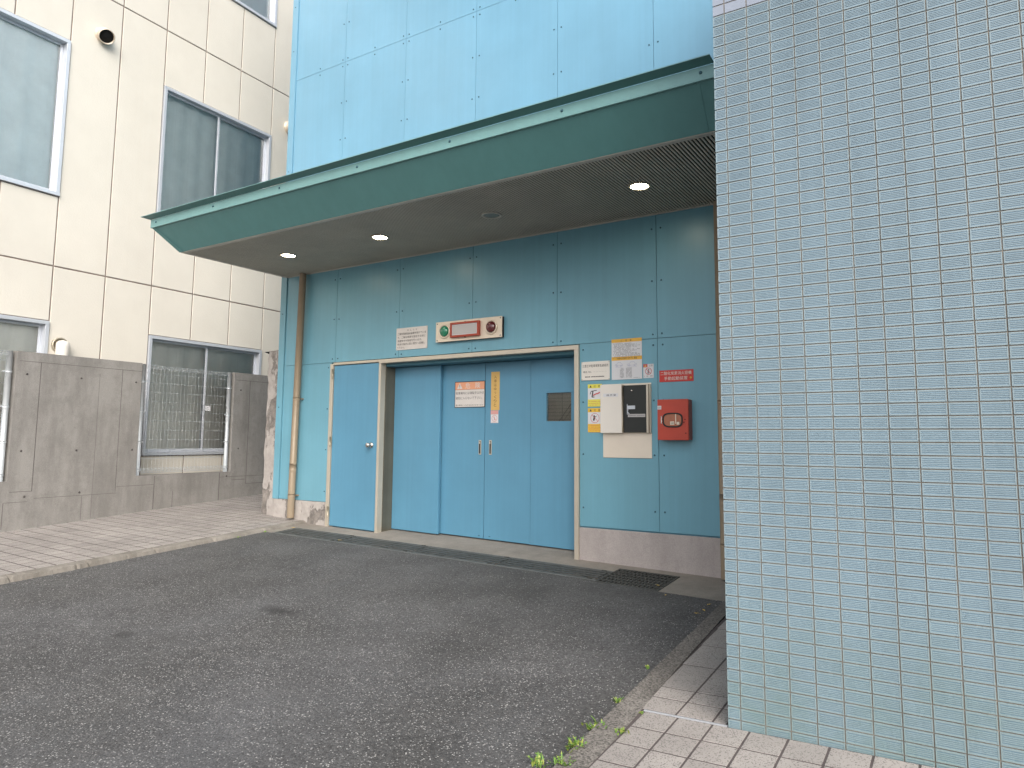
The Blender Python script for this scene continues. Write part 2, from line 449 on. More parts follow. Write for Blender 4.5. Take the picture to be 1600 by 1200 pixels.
def tilemat(name, col, r=.28, dirt=.35):
    m, nt, bs = nodes(name)
    at = N(nt, 'ShaderNodeAttribute'); at.attribute_name = 'tone'
    c = scale_col(nt, col, at.outputs['Fac'])
    c = scale_col(nt, c, ramp(nt, noise(nt, 1.2, 5), .95, 1.05, .3, .7))
    c = scale_col(nt, c, ramp(nt, noise(nt, 1.0, 5, .7, stretch=(6, 6, .25)), .93, 1.04, .35, .65))
    # greenish splash-back towards the foot of the wall
    g = N(nt, 'ShaderNodeNewGeometry'); sx = N(nt, 'ShaderNodeSeparateXYZ'); nt.links.new(g.outputs['Position'], sx.inputs[0])
    k = N(nt, 'ShaderNodeMath', operation='MULTIPLY'); nt.links.new(ramp(nt, sx.outputs['Z'], .75, 0, -.2, .55), k.inputs[0])
    nt.links.new(ramp(nt, noise(nt, 5, 5), .2, 1, .35, .65), k.inputs[1])
    k2 = N(nt, 'ShaderNodeMath', operation='MAXIMUM'); nt.links.new(k.outputs[0], k2.inputs[0]); k2.inputs[1].default_value = 0
    c = mixc(nt, k2.outputs[0], c, (col[0]*.74, col[1]*.80, col[2]*.66))
    nt.links.new(c, bs.inputs['Base Color'])
    nt.links.new(ramp(nt, noise(nt, 9, 4), r-.08, r+.1, .3, .7), bs.inputs['Roughness'])
    return m
M['tile'] = tilemat('glazed_tile', (0.222, 0.292, 0.328))
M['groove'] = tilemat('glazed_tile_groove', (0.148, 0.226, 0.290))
M['tileplain'] = tilemat('plain_lilac_tile', (0.26, 0.295, 0.36))
M['mortar'] = concrete('tile_mortar', (0.215, 0.19, 0.158), (0.06, 0.055, 0.047), .8)

# ------------------------------------------------------------------ camera, world, sun
R = Vector((0.85284889, 0.52213421, 0.00496302)); U = Vector((0.04920428, -0.08982506, 0.99474137)); F = Vector((-0.51983431, 0.84811987, 0.10229844))
cam = bpy.data.cameras.new('camera'); co = bpy.data.objects.new('camera', cam); link(co)
mw = Matrix(((R.x, U.x, -F.x, 0.8254642), (R.y, U.y, -F.y, -5.92069716), (R.z, U.z, -F.z, 1.11441042), (0, 0, 0, 1)))
co.matrix_world = mw
cam.sensor_fit = 'HORIZONTAL'; cam.sensor_width = 36.0; cam.lens = 1095.4788/1600*36.0
cam.shift_x = (800-837.2655)/1600; cam.shift_y = (573.2947-600)/1600
cam.clip_start = 0.05; cam.clip_end = 2000
sc.camera = co
sc.cycles.use_denoising = True; sc.cycles.denoiser = 'OPENIMAGEDENOISE'; sc.cycles.denoising_input_passes = 'RGB_ALBEDO_NORMAL'; sc.cycles.denoising_prefilter = 'NONE'
sc.cycles.use_adaptive_sampling = False

SUN_EL, SUN_AZ = 38.0, 136.0     # azimuth measured clockwise from +Y: behind the camera, a little to the right
w = bpy.data.worlds.new('World'); sc.world = w; w.use_nodes = True
nt = w.node_tree; bg = nt.nodes['Background']
sky = N(nt, 'ShaderNodeTexSky', sky_type='NISHITA'); sky.sun_disc = False
sky.sun_elevation = rad(SUN_EL); sky.sun_rotation = rad(SUN_AZ); sky.air_density = 1.0; sky.dust_density = 4.0; sky.ozone_density = 1.0
hs = N(nt, 'ShaderNodeHueSaturation'); hs.inputs['Saturation'].default_value = 0.5; hs.inputs['Value'].default_value = 1.75
nt.links.new(sky.outputs[0], hs.inputs['Color']); nt.links.new(hs.outputs[0], bg.inputs['Color'])
bg.inputs['Strength'].default_value = 0.15
sl = bpy.data.lights.new('sun', 'SUN'); so = bpy.data.objects.new('sun', sl); link(so)
sl.energy = 1.9; sl.angle = rad(50); sl.color = (1.0, 0.96, 0.90)
sd = Vector((math.sin(rad(SUN_AZ))*math.cos(rad(SUN_EL)), math.cos(rad(SUN_AZ))*math.cos(rad(SUN_EL)), math.sin(rad(SUN_EL))))
so.rotation_euler = (-sd).to_track_quat('-Z', 'Y').to_euler(); so.location = (4, -8, 12)
sc.view_settings.view_transform = 'Standard'; sc.view_settings.look = 'None'; sc.view_settings.exposure = 0; sc.view_settings.gamma = 1

# ------------------------------------------------------------------ ground levels
GA, GB = -.0228, .06
def gz(x, y): return GA*(x+2.3)+GB*y                        # driveway
def pz(x, y): return GA*(x+2.3)+.053*y+.034                  # left pavement
def rz_(x, y): return -.172+.025*(x+.158)+.06*(y+2.645)     # right pavement

YT = -2.6450571
# --- big ground sheet
b = MB(); b.quad((-400, -400, -1.0), (400, -400, -1.0), (400, 400, -1.0), (-400, 400, -1.0))
tag(b.build('ground', M['street'], origin=(0, 0, 0)), kind='structure')
# --- street in front
b = MB(); b.box(-60, 60, -30, -9.5, -.99, -.74)
tag(b.build('street', M['street']), kind='structure')
# --- driveway
b = MB()
def sheet(b, x0, x1, y0, y1, zf, nx, ny, m=0):
    for i in range(nx):
        for j in range(ny):
            xa, xb = x0+(x1-x0)*i/nx, x0+(x1-x0)*(i+1)/nx; ya, yb = y0+(y1-y0)*j/ny, y0+(y1-y0)*(j+1)/ny
            b.quad((xa, ya, zf(xa, ya)), (xb, ya, zf(xb, ya)), (xb, yb, zf(xb, yb)), (xa, yb, zf(xa, yb)), m)
sheet(b, -6.06, -1.845, -9.5, -.597, gz, 4, 8)
sheet(b, -1.845, -1.285, -9.5, -.625, gz, 1, 8)
sheet(b, -1.285, -.64, -9.5, -.64, gz, 1, 8)
tag(b.build('driveway', M['asphalt'], origin=(0, 0, 0)), kind='structure')
# --- concrete apron at the doors
b = MB()
b.slab(-6.06, -5.93, -.597, .0, gz, .3)
b.slab(-5.93, -1.845, -.245, .0, gz, .3)
b.slab(-4.93, -2.315, .0, .6, gz, .3)
b.slab(-1.845, -1.285, -.135, .0, gz, .3)
b.slab(-1.285, -.735, -.64, .0, gz, .3)
b.slab(-.735, -.17, -.62, .0, lambda x, y: gz(-.735, y)+.012*(x+.735), .3)
tag(b.build('apron', M['apron'], origin=(0, 0, 0)), kind='structure')
# --- drain trench under the covers
b = MB()
b.slab(-5.93, -1.285, -.64, -.135, lambda x, y: gz(x, y)-.17, .05)
b.slab(-5.93, -1.285, -.135, -.12, lambda x, y: gz(x, y)-.301, .05)
tag(b.build('drain_trench', M['dark'], origin=(0, 0, 0)), kind='structure')

# --- pavements (bevelled tiles over a grout bed)
def paving(name, rects, zf, bed, gap=.009):
    b = MB(); tones = []
    for (x0, x1, y0, y1) in bed:
        n0 = len(b.f); b.slab(x0, x1, y0, y1, zf, .3, 1, dz=-.0016); tones += [1.0]*(len(b.f)-n0)
    for (x0, x1, y0, y1) in rects:
        g = gap/2; e = .0012
        t = random.gauss(1, .05)
        z = random.uniform(-.0004, .0004)
        xa, xb, ya, yb = x0+g, x1-g, y0+g, y1-g
        o = [(xa, ya), (xb, ya), (xb, yb), (xa, yb)]; i_ = [(xa+e, ya+e), (xb-e, ya+e), (xb-e, yb-e), (xa+e, yb-e)]
        n = len(b.v)
        b.v += [(x, y, zf(x, y)-.004) for x, y in o]+[(x, y, zf(x, y)+z) for x, y in i_]
        for f in ((4, 5, 6, 7), (0, 1, 5, 4), (1, 2, 6, 5), (2, 3, 7, 6), (3, 0, 4, 7)):
            b.f.append(tuple(n+k for k in f)); b.m.append(0); b.sm.append(False); tones.append(t)
    return tag(b.build(name, [M['paver'], M['grout']], origin=(0, 0, 0), tones=tones), kind='structure')
P = .1625
rects = []
for i in range(16):
    x1 = -6.135-i*P
    for j in range(105):
        y0 = -9.3+j*.161
        rects.append((x1-P, x1, y0, y0+.161))
paving('left_pavement', rects, pz, [(-8.9, -6.13, -9.3, 7.6)], .014)
rects = []
xs = [-.560]+[-.392+.166*k for k in range(30)]
ysr = [-2.645-.172*k for k in range(38)]
for i in range(len(xs)-1):
    for j in range(len(ysr)-1):
        rects.append((xs[i], xs[i+1], ysr[j+1], ysr[j]))
ysu = [-2.625, -2.465, -2.33, -1.985, -1.64, -1.295, -.95, -.62]
xu = [-.60, -.412, -.236, -.17]
for j in range(len(ysu)-1):
    for i in range(3):
        sk = .018*(ysu[j]+2.625)
        rects.append((xu[i]-(.0 if i else sk), xu[i+1], ysu[j], ysu[j+1]))
paving('right_pavement', rects, rz_, [(-.605, 4.4, -9.1, YT), (-.64, -.17, YT, -.62)])
b = MB(); b.slab(-.565, -.162, YT+.000, YT+.011, rz_, .02, dz=.003)
tag(b.build('pavement_joint', M['caulk'], origin=(0, 0, 0)), kind='structure')
# --- kerbs
b = MB()
ys = [-.66, -1.52, -2.24, -2.95, -3.62, -4.3, -5.0, -5.7, -6.4, -7.1, -7.8, -8.5, -9.2]
for k in range(len(ys)-1):
    y1, y0 = ys[k]-.003, ys[k+1]+.003
    def xo(y): return -.752-.0255*(y+1.5)*-1*-1 if False else -.752+(-(y+1.2))*.028
    def xi(y): return -.645+(-(y+1.2))*.043 if y > -2.7 else -.566+(-(y+2.65))*.006
    dz = random.uniform(-.003, .003)
    def top(x, y): return gz(x, y)+.018+dz
    c = [(xo(y0), y0), (xi(y0), y0), (xi(y1), y1), (xo(y1), y1)]
    b.hexa([(x, y, gz(x, y)-.2) for x, y in c]+[(c[0][0]+.008, c[0][1], top(*c[0])), (c[1][0], c[1][1], max(rz_(*c[1])-.002, top(*c[1]))), (c[2][0], c[2][1], max(rz_(*c[2])-.002, top(*c[2]))), (c[3][0]+.008, c[3][1], top(*c[3]))])
tag(b.build('right_kerb', M['kerb'], origin=(0, 0, 0), bevel=.006), kind='structure')
b = MB()
rk = random.Random(11)
def walk(n, amp, step):
    v = 0; out = []
    for _ in range(n):
        v = v*.8+rk.gauss(0, step)
        out.append(max(-amp, min(amp, v))+(rk.uniform(-1.6, -.4)*amp if rk.random() < .07 else 0))
    return out
ny = 430
yk = [-.005-9.2*k/ny for k in range(ny+1)]
je, jt, jz = walk(ny+1, .005, .002), walk(ny+1, .008, .003), walk(ny+1, .004, .0015)
for k in range(ny):
    for q in (0,):
        ya, yb = yk[k], yk[k+1]
        dd = -.03 if k % 29 == 28 else 0.0      # joint between kerb stones
        A_ = [(-6.135, ya, pz(-6.135, ya)+.001), (-6.075+jt[k], ya, pz(-6.07, ya)-.003+dd), (-6.050+je[k], ya, pz(-6.06, ya)-.014+jz[k]+dd), (-6.032+je[k], ya, gz(-6.03, ya)-.02)]
        dd = -.03 if (k+1) % 29 == 28 else 0.0
        B_ = [(-6.135, yb, pz(-6.135, yb)+.001), (-6.075+jt[k+1], yb, pz(-6.07, yb)-.003+dd), (-6.050+je[k+1], yb, pz(-6.06, yb)-.014+jz[k+1]+dd), (-6.032+je[k+1], yb, gz(-6.03, yb)-.02)]
        for i in range(3): b.quad(A_[i+1], A_[i], B_[i], B_[i+1])
tag(b.build('left_kerb', M['kerbold'], origin=(0, 0, 0)), kind='structure')

# ------------------------------------------------------------------ blue parking building
TOP = 9.7
bld = wroot('parking_building', (-3.4, .6, 0), 'tall blue panel-clad parking building with sliding doors under a green canopy', 'building')
H1, H2 = 2.025, 5.848
J = [-5.653, -4.633, -3.598, -2.561, -1.518, -.484]
cols = [(-6.57, J[0])]+[(J[i], J[i+1]) for i in range(5)]+[(J[5], -.17)]
g = .0022
b = MB()
def panel(x0, x1, z0, z1, m=0):
    b.box(x0+g, x1-g, 0, .03, z0+g, z1-g, m)
for (x0, x1) in cols:
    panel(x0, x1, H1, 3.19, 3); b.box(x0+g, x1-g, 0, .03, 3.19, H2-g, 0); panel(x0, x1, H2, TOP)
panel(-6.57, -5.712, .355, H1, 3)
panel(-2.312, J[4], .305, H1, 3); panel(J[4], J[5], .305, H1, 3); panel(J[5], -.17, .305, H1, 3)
# sheathing behind the joints
b.box(-6.565, -5.71, .018, .05, .36, H1, 1); b.box(-2.314, -.17, .018, .05, .31, H1, 1); b.box(-6.565, -.17, .018, .05, H1, TOP-.01, 1)
# bolts
def bolt(x, z):
    b.lathe((x, 0, z), [(.0085, .0), (.0085, -.004), (.004, -.007), (0, -.0075)], (0, 1, 0), 7, 2)
zl = [2.066, 2.555, 3.045]; zu = [3.535, 4.02, 4.35, 4.837, 5.318, 5.80, 5.888, 6.37, 6.855, 7.34, 7.83, 8.32]
zb = [1.965, 1.465, .975, .48]
for j in J:
    for z in zl+zu:
        bolt(j-.044+random.uniform(-.003, .003), z+random.uniform(-.004, .004)); bolt(j+.044, z+random.uniform(-.004, .004))
for j in J[4:]:
    for z in zb: bolt(j-.04, z); bolt(j+.05, z)
for z in zb: bolt(-2.273, z); bolt(-5.76, z)
for (x0, x1) in cols[:6]:
    xm = (x0+x1)/2
    for z in (5.80, 5.888): bolt(xm, z)
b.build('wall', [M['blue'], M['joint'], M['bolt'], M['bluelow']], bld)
b = MB(); b.box(-6.655, -.18, .62, 8, -.3, TOP); b.box(-6.655, -4.935, .055, .62, -.3, TOP); b.box(-2.31, -.18, .055, .62, -.3, TOP); b.box(-4.935, -2.31, .055, .62, 2.03, TOP)
b.build('core', M['blue'], bld)
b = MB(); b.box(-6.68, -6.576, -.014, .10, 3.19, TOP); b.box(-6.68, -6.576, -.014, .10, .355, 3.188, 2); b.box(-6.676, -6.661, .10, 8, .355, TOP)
for z in (5.85+.42, 4.6, 1.5, 2.7, 6.9): b.lathe((-6.63, -.014, z), [(.008, 0), (.008, -.004), (0, -.006)], (0, 1, 0), 7, 1)
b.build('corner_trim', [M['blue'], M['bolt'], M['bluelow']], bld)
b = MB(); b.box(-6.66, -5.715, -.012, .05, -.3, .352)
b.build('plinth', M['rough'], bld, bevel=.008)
b = MB(); b.box(-2.312, -.18, -.010, .05, -.3, .295); b.box(-2.312, -.18, -.004, .02, .295, .303, 1)
b.build('plinth', [M['plinth'], M['joint']], bld, bevel=.006)
# stainless frame round both openings
b = MB()
def zg(x): return gz(x, 0)-.01
b.box(-5.710, -5.657, -.022, .055, zg(-5.68), 2.005)
b.box(-5.657, -4.906, -.022, .055, 1.988, 2.018)
b.box(-4.906, -4.872, -.026, .055, zg(-4.9), 1.972)
b.box(-4.906, -2.312, -.026, .055, 1.972, 2.016)
b.box(-2.358, -2.312, -.026, .055, zg(-2.33)-.02, 1.972)
b.build('door_frame', M['steel'], bld, bevel=.003)
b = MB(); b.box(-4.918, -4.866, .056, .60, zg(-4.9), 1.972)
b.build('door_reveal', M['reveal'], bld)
b = MB(); b.box(-2.345, -2.315, .056, .60, zg(-2.3)-.02, 1.972)
b.build('door_reveal', M['steeldark'], bld)
b = MB(); b.box(-4.866, -2.346, .056, .60, 1.940, 1.972)
b.build('door_head', M['joint'], bld)
# personnel door
b = MB()
b.hexa([(-5.652, -.008, gz(-5.65, 0)+.012), (-4.911, -.008, gz(-4.94, 0)+.012), (-4.911, .04, gz(-4.94, 0)+.012), (-5.652, .04, gz(-5.65, 0)+.012),
        (-5.652, -.008, 1.980), (-4.911, -.008, 1.980), (-4.911, .04, 1.980), (-5.652, .04, 1.980)])
door = b.build('personnel_door', M['door'], bld, bevel=.003)
b = MB()
b.lathe((-5.005, -.008, 1.035), [(.032, 0), (.034, -.004), (.026, -.010), (.013, -.014), (.012, -.034), (.022, -.040), (.029, -.050), (.029, -.066), (.020, -.076), (0, -.079)], (0, 1, 0), 20)
build_sub(b, 'door_knob', M['chrome'], door)
for z in (1.88, 1.07, .25):
    b = MB(); b.tube([(-5.660, -.030, z-.06), (-5.660, -.030, z+.06)], .009, 10); b.box(-5.675, -5.645, -.026, -.021, z-.055, z+.055)
    build_sub(b, 'hinge', M['steeldark'], door)
# sliding door leaves
def leaf(x0, x1, y, hole=None):
    b = MB(); zb0, zb1 = gz(x0, y)+.014, gz(x1, y)+.014
    if hole is None:
        b.hexa([(x0, y, zb0), (x1, y, zb1), (x1, y+.04, zb1), (x0, y+.04, zb0), (x0, y, 1.935), (x1, y, 1.935), (x1, y+.04, 1.935), (x0, y+.04, 1.935)])
        return b.build('sliding_door', M['door'], bld, bevel=.003)
    hx0, hx1, hz0, hz1 = hole
    zz = max(zb0, zb1)
    b.hexa([(x0, y, zb0), (x1, y, zb1), (x1, y+.04, zb1), (x0, y+.04, zb0), (x0, y, hz0), (x1, y, hz0), (x1, y+.04, hz0), (x0, y+.04, hz0)])
    b.box(x0, x1, y, y+.04, hz1, 1.935); b.box(x0, hx0, y, y+.04, hz0, hz1); b.box(hx1, x1, y, y+.04, hz0, hz1)
    return b.build('sliding_door', M['door'], bld)
leaf(-4.865, -4.185, .205)
d2 = leaf(-4.22, -3.609, .262)
d3 = leaf(-3.603, -3.026, .262)
d4 = leaf(-3.022, -2.348, .262, (-2.835, -2.545, 1.295, 1.585))
tag(d4, label='leaf with a square vision window')
for d, x in ((d2, -3.665), (d3, -3.528)):
    b = MB(); b.box(x-.016, x+.016, .256, .263, .945, 1.10, 0); b.box(x-.009, x+.009, .254, .257, .955, 1.09, 1)
    b.box(x-.006, x+.004, .249, .257, 1.06, 1.085, 0)
    build_sub(b, 'pull_handle', [M['steel'], M['dark']], d, bevel=.002)
    b = MB(); b.box(x-.03+.02, x-.01+.02, .257, .2625, .085, .092)
    build_sub(b, 'floor_guide', M['bolt'], d)
b = MB(); b.box(-2.833, -2.547, .282, .286, 1.297, 1.583)
build_sub(b, 'vision_window', M['visionglass'], d4)
b = MB()
for k in range(9):
    z = 1.28+k*.036; b.box(-2.90, -2.50, .30, .33, z, z+.0325, 0)
b.box(-2.90, -2.50, .31, .34, 1.27, 1.61, 1)
b.box(-2.672, -2.668, .298, .302, 1.28, 1.60, 1)
b.tube([(-2.72, .2985, 1.28), (-2.54, .2985, 1.50)], .003, 6, 1); b.tube([(-2.67, .2985, 1.28), (-2.53, .2985, 1.45)], .002, 6, 1)
build_sub(b, 'window_backing', [M['interior'], M['concline']], d4)

# ------------------------------------------------------------------ canopy
can = wroot('canopy', (-3.65, -.8, 3.18), 'dark green metal entrance canopy with sloping fascia and slatted soffit', 'canopy')
xl0, xl1, xr = -6.60, -6.85, -.45
yb0, yb1 = -1.455, -1.65
z0, z1, z2, z3 = 3.175, 3.452, 3.535, 3.562
b = MB()
b.poly([(xl0, yb0, z0), (xr, yb0, z0), (xr, yb1, z1), (xl1, yb1, z1)])
b.poly([(xl0, -.004, z0), (xl0, yb0, z0), (xl1, yb1, z1), (xl1, -.004, z1)])
b.poly([(xr, yb0, z0), (xr, -.004, z0), (xr, -.004, z1), (xr, yb1, z1)])
# folded seam strips
def onf(x, t):   # point on front slope
    return Vector((x, yb0+(yb1-yb0)*t, z0+(z1-z0)*t))
nf = Vector((0, -(z1-z0), (yb1-yb0)*-1*-1)).normalized(); nf = Vector((0, -abs(z1-z0), -abs(yb1-yb0))).normalized()
for xs_ in (-.56,):
    a, c = onf(xs_, .0), onf(xs_, 1.0)
    b.hexa([a-Vector((.006, 0, 0)), a+Vector((.006, 0, 0)), a+Vector((.006, 0, 0))+nf*.003, a-Vector((.006, 0, 0))+nf*.003,
            c-Vector((.006, 0, 0)), c+Vector((.006, 0, 0)), c+Vector((.006, 0, 0))+nf*.003, c-Vector((.006, 0, 0))+nf*.003])
# hip strip along the left edge
a, c = Vector((xl0, yb0, z0)), Vector((xl1, yb1, z1))
b.hexa([a+nf*.004, a+Vector((.075, 0, 0))+nf*.004, a+Vector((.075, 0, 0)), a, c+nf*.004, c+Vector((.055, 0, 0))+nf*.004, c+Vector((.055, 0, 0)), c])
q0, q1 = a+Vector((.075, 0, 0))+nf*.0045, c+Vector((.055, 0, 0))+nf*.0045
b.quad(tuple(q0), tuple(q0+Vector((.006, 0, 0))), tuple(q1+Vector((.006, 0, 0))), tuple(q1), 1)
fo = b.build('fascia', [M['green'], M['bolt']], can)
b = MB(); b.box(xl1-.008, xr, yb1-.008, yb1+.03, z1-.012, z2); b.box(xl1-.008, xl1+.03, yb1+.03, -.004, z1-.012, z2)
band = b.build('fascia_band', M['greenlight'], can, bevel=.003)
for k in range(7):
    x = -6.75+k*1.035
    bb = MB(); bb.lathe((x, yb1-.008, z1+.042), [(.011, 0), (.011, -.005), (.005, -.010), (0, -.011)], (0, 1, 0), 8)
    build_sub(bb, 'bolt', M['bolt'], band)
b = MB()
# flange: thin sheet flaring outwards over the band
p = [(yb1+.02, z2), (yb1-.012, z2), (yb1-.075, z3-.004), (yb1-.075, z3+.004), (yb1-.012, z2+.012), (yb1+.02, z2+.012)]
b.poly([(xl1-.012, yb1-.010, z2), (xr, yb1-.010, z2), (xr-.01, yb1-.075, z3), (xl1-.095, yb1-.075, z3)])
b.poly([(xl1-.095, yb1-.075, z3+.006), (xr-.01, yb1-.075, z3+.006), (xr, yb1-.010, z2+.008), (xl1-.012, yb1-.010, z2+.008)])
b.poly([(xl1-.095, yb1-.075, z3), (xr-.01, yb1-.075, z3), (xr-.01, yb1-.075, z3+.006), (xl1-.095, yb1-.075, z3+.006)], 1)
b.poly([(xl1-.095, yb1-.075, z3), (xl1-.095, -.004, z3), (xl1-.012, -.004, z2), (xl1-.012, yb1-.010, z2)])
b.poly([(xl1-.012, yb1-.010, z2+.008), (xl1-.012, -.004, z2+.008), (xl1-.095, -.004, z3+.006), (xl1-.095, yb1-.075, z3+.006)])
b.poly([(xl1-.095, -.004, z3), (xl1-.095, yb1-.075, z3), (xl1-.095, yb1-.075, z3+.006), (xl1-.095, -.004, z3+.006)], 1)
b.build('flange', [M['green'], M['greenlight']], can)
b = MB(); b.quad((xl1, yb1, z2-.003), (xr, yb1, z2-.003), (xr, -.004, z2+.04), (xl1, -.004, z2+.04))
b.build('roof_sheet', M['greenlight'], can)
b = MB()
x = -6.52; pitch = .0275
while x < xr-.01:
    b.box(x, x+.0140, yb0+.05, -.02, z0+.001, z0+.007, 0); x += pitch
b.box(-6.56, xr, yb0+.04, -.006, z0+.022, z0+.03, 1)
M['slat'] = pm('soffit_slat_grey', (0.56, 0.52, 0.44), .55, var=.1, vs=3)
b.build('soffit', [M['slat'], M['dark']], can)
b = MB(); b.box(xl0+.01, xr, yb0+.005, yb0+.05, z0-.004, z0+.02); b.box(-6.56, xr, -.022, -.004, z0-.006, z0+.02); b.box(xl0+.01, -6.525, yb0+.05, -.022, z0-.004, z0+.02)
M['softrim'] = pm('soffit_trim', (0.52, 0.49, 0.43), .5)
b.build('soffit_trim', M['softrim'], can)

# downlights
def downlight(x, lit, label):
    r = wroot('downlight', (x, -.752, z0), label, 'ceiling light', 'downlights in the canopy soffit')
    b = MB(); b.lathe((x, -.752, z0), [(.074, .006), (.074, -.007), (.086, -.009), (.096, -.005), (.096, .0)], (0, 0, 1), 36)
    b.build('ring', M['softrim'] if not lit else M['steeldark'], r)
    b = MB(); b.lathe((x, -.752, z0), [(.0735, -.002), (.05, -.004), (0, -.0045)], (0, 0, 1), 36)
    b.build('diffuser', M['lit'] if lit else M['lampgrey'], r)
downlight(-5.645, True, 'lit round downlight above the brown drainpipe and narrow door')
downlight(-4.235, True, 'lit round downlight above the grey notice plate')
downlight(-2.830, False, 'unlit grey round downlight in the canopy soffit')
downlight(-1.358, True, 'lit round downlight nearest the tiled wall')

# ------------------------------------------------------------------ drainpipes
def drainpipe(name, x0, zt, zbm, x1, label):
    r = wroot(name, (x1, -.07, zbm), label, 'drainpipe', 'brown rainwater pipes beside the blue wall')
    b = MB(); b.tube([(x0, -.07, zt), ((x0+x1)/2, -.07, (zt+zbm)/2), (x1, -.07, zbm)], .042, 20)
    b.build('pipe', M['pipe'], r)
    for z in (zbm+.27, zbm+1.45):
        t = (z-zbm)/(zt-zbm); x = x1+(x0-x1)*t
        b = MB(); b.tube([(x, -.07, z-.018), (x, -.07, z+.018)], .0438, 20); b.box(x+.02, x+.055, -.03, -.002, z-.008, z+.008)
        b.build('bracket', M['pipe'], r)
    b = MB(); t = .2; x = x1+(x0-x1)*t; z = zbm+(zt-zbm)*t
    b.tube([(x, -.07, z-.05), (x, -.07, z+.05)], .0427, 20)
    b.build('coupling', M['pipe'], r)
drainpipe('drainpipe', -6.205, 3.17, .145, -6.262, 'brown round drainpipe standing on the kerb beside the narrow door')
drainpipe('drainpipe', -.915, 3.17, -.02, -.918, 'brown round drainpipe squeezed against the tiled building, beyond the red box')

# ------------------------------------------------------------------ text
_dg = None
def text_geo(body):
    cu = bpy.data.curves.new('lettering', 'FONT'); cu.body = body; cu.resolution_u = 2
    o = bpy.data.objects.new('lettering', cu); COL.objects.link(o)
    bpy.context.view_layer.update()
    me = bpy.data.meshes.new_from_object(o.evaluated_get(bpy.context.evaluated_depsgraph_get()))
    v = [tuple(q.co) for q in me.vertices]; f = [tuple(p.vertices) for p in me.polygons]
    bpy.data.objects.remove(o); bpy.data.curves.remove(cu); bpy.data.meshes.remove(me)
    return v, f
def put_text(b, body, x0, x1, z0, z1, y, m=0, sq=1.0):
    """fit the body's glyph box into the rectangle on the plane Y=y"""
    v, f = text_geo(body)
    if not v: return
    a0, a1 = min(p[0] for p in v), max(p[0] for p in v); c0, c1 = min(p[1] for p in v), max(p[1] for p in v)
    n = len(b.v)
    b.v += [(x0+(p[0]-a0)/(a1-a0)*(x1-x0), y, z0+(p[1]-c0)/(c1-c0)*(z1-z0)) for p in v]
    for q in f:
        b.f.append(tuple(n+i for i in q)); b.m.append(m); b.sm.append(False)
def ring2(b, cx, cz, r, wd, y, m=0, n=28):
    for k in range(n):
        t0, t1 = 2*math.pi*k/n, 2*math.pi*(k+1)/n
        b.quad((cx+r*math.cos(t0), y, cz+r*math.sin(t0)), (cx+r*math.cos(t1), y, cz+r*math.sin(t1)),
               (cx+(r-wd)*math.cos(t1), y, cz+(r-wd)*math.sin(t1)), (cx+(r-wd)*math.cos(t0), y, cz+(r-wd)*math.sin(t0)), m)
def line2(b, pts, wd, y, m=0):
    for (xa, za), (xb, zb_) in zip(pts[:-1], pts[1:]):
        d = Vector((xb-xa, zb_-za)); L = d.length
        if L < 1e-6: continue
        n = Vector((-d.y, d.x))/L*wd/2
        b.quad((xa-n.x, y, za-n.y), (xb-n.x, y, zb_-n.y), (xb+n.x, y, zb_+n.y), (xa+n.x, y, za+n.y), m)
def tri2(b, cx, z0_, w_, h_, y, m=0):
    b.poly([(cx-w_/2, y, z0_), (cx+w_/2, y, z0_), (cx, y, z0_+h_)], m)
def scribble(b, x0, x1, z, h, y, m=0, fill=.8):
    """a row of unreadably small print: little strokes of varied length"""
    x = x0
    while x < x1:
        wd = random.uniform(.4, .95)*h
        if random.random() < fill:
            b.quad((x, y, z), (min(x+wd, x1), y, z), (min(x+wd, x1), y, z+h*random.uniform(.75, 1)), (x, y, z+h*random.uniform(.75, 1)), m)
        x += wd+h*.22

def board(name, x0, x1, z0_, z1_, y, th, mat, label, cat='sign', group=None, bevel=.0015):
    b = MB(); b.box(x0, x1, y-th, y, z0_, z1_)
    o = b.build(name, mat, bevel=bevel)
    return tag(o, label, cat, group)

# 1 grey notice plate
o = board('notice_plate', -4.665, -4.208, 2.108, 2.358, -.001, .006, M['paperwarm'], 'pale grey engraved notice plate beside the red and green signal panel')
b = MB(); y = -.0085
put_text(b, 'お  し  ら  せ', -4.50, -4.355, 2.318, 2.338, y)
for t, (x1_, z) in zip(['二酸化炭素消火設備を設けていま', 'す、二酸化炭素を放出する前に', '退避命令の放送を行います。', '放送の指示に従い室外へ退避し', 'て下さい。'],
                      [(-4.228, 2.278), (-4.235, 2.238), (-4.285, 2.198), (-4.24, 2.160), (-4.535, 2.121)]):
    put_text(b, t, -4.645, x1_, z, z+.026, y)
b.build('lettering', M['ink'], o)
for x in (-4.655, -4.218):
    for z in (2.118, 2.348):
        b = MB(); b.lathe((x, -.007, z), [(.005, 0), (.004, -.003), (0, -.004)], (0, 1, 0), 10); b.build('screw', M['steel'], o)
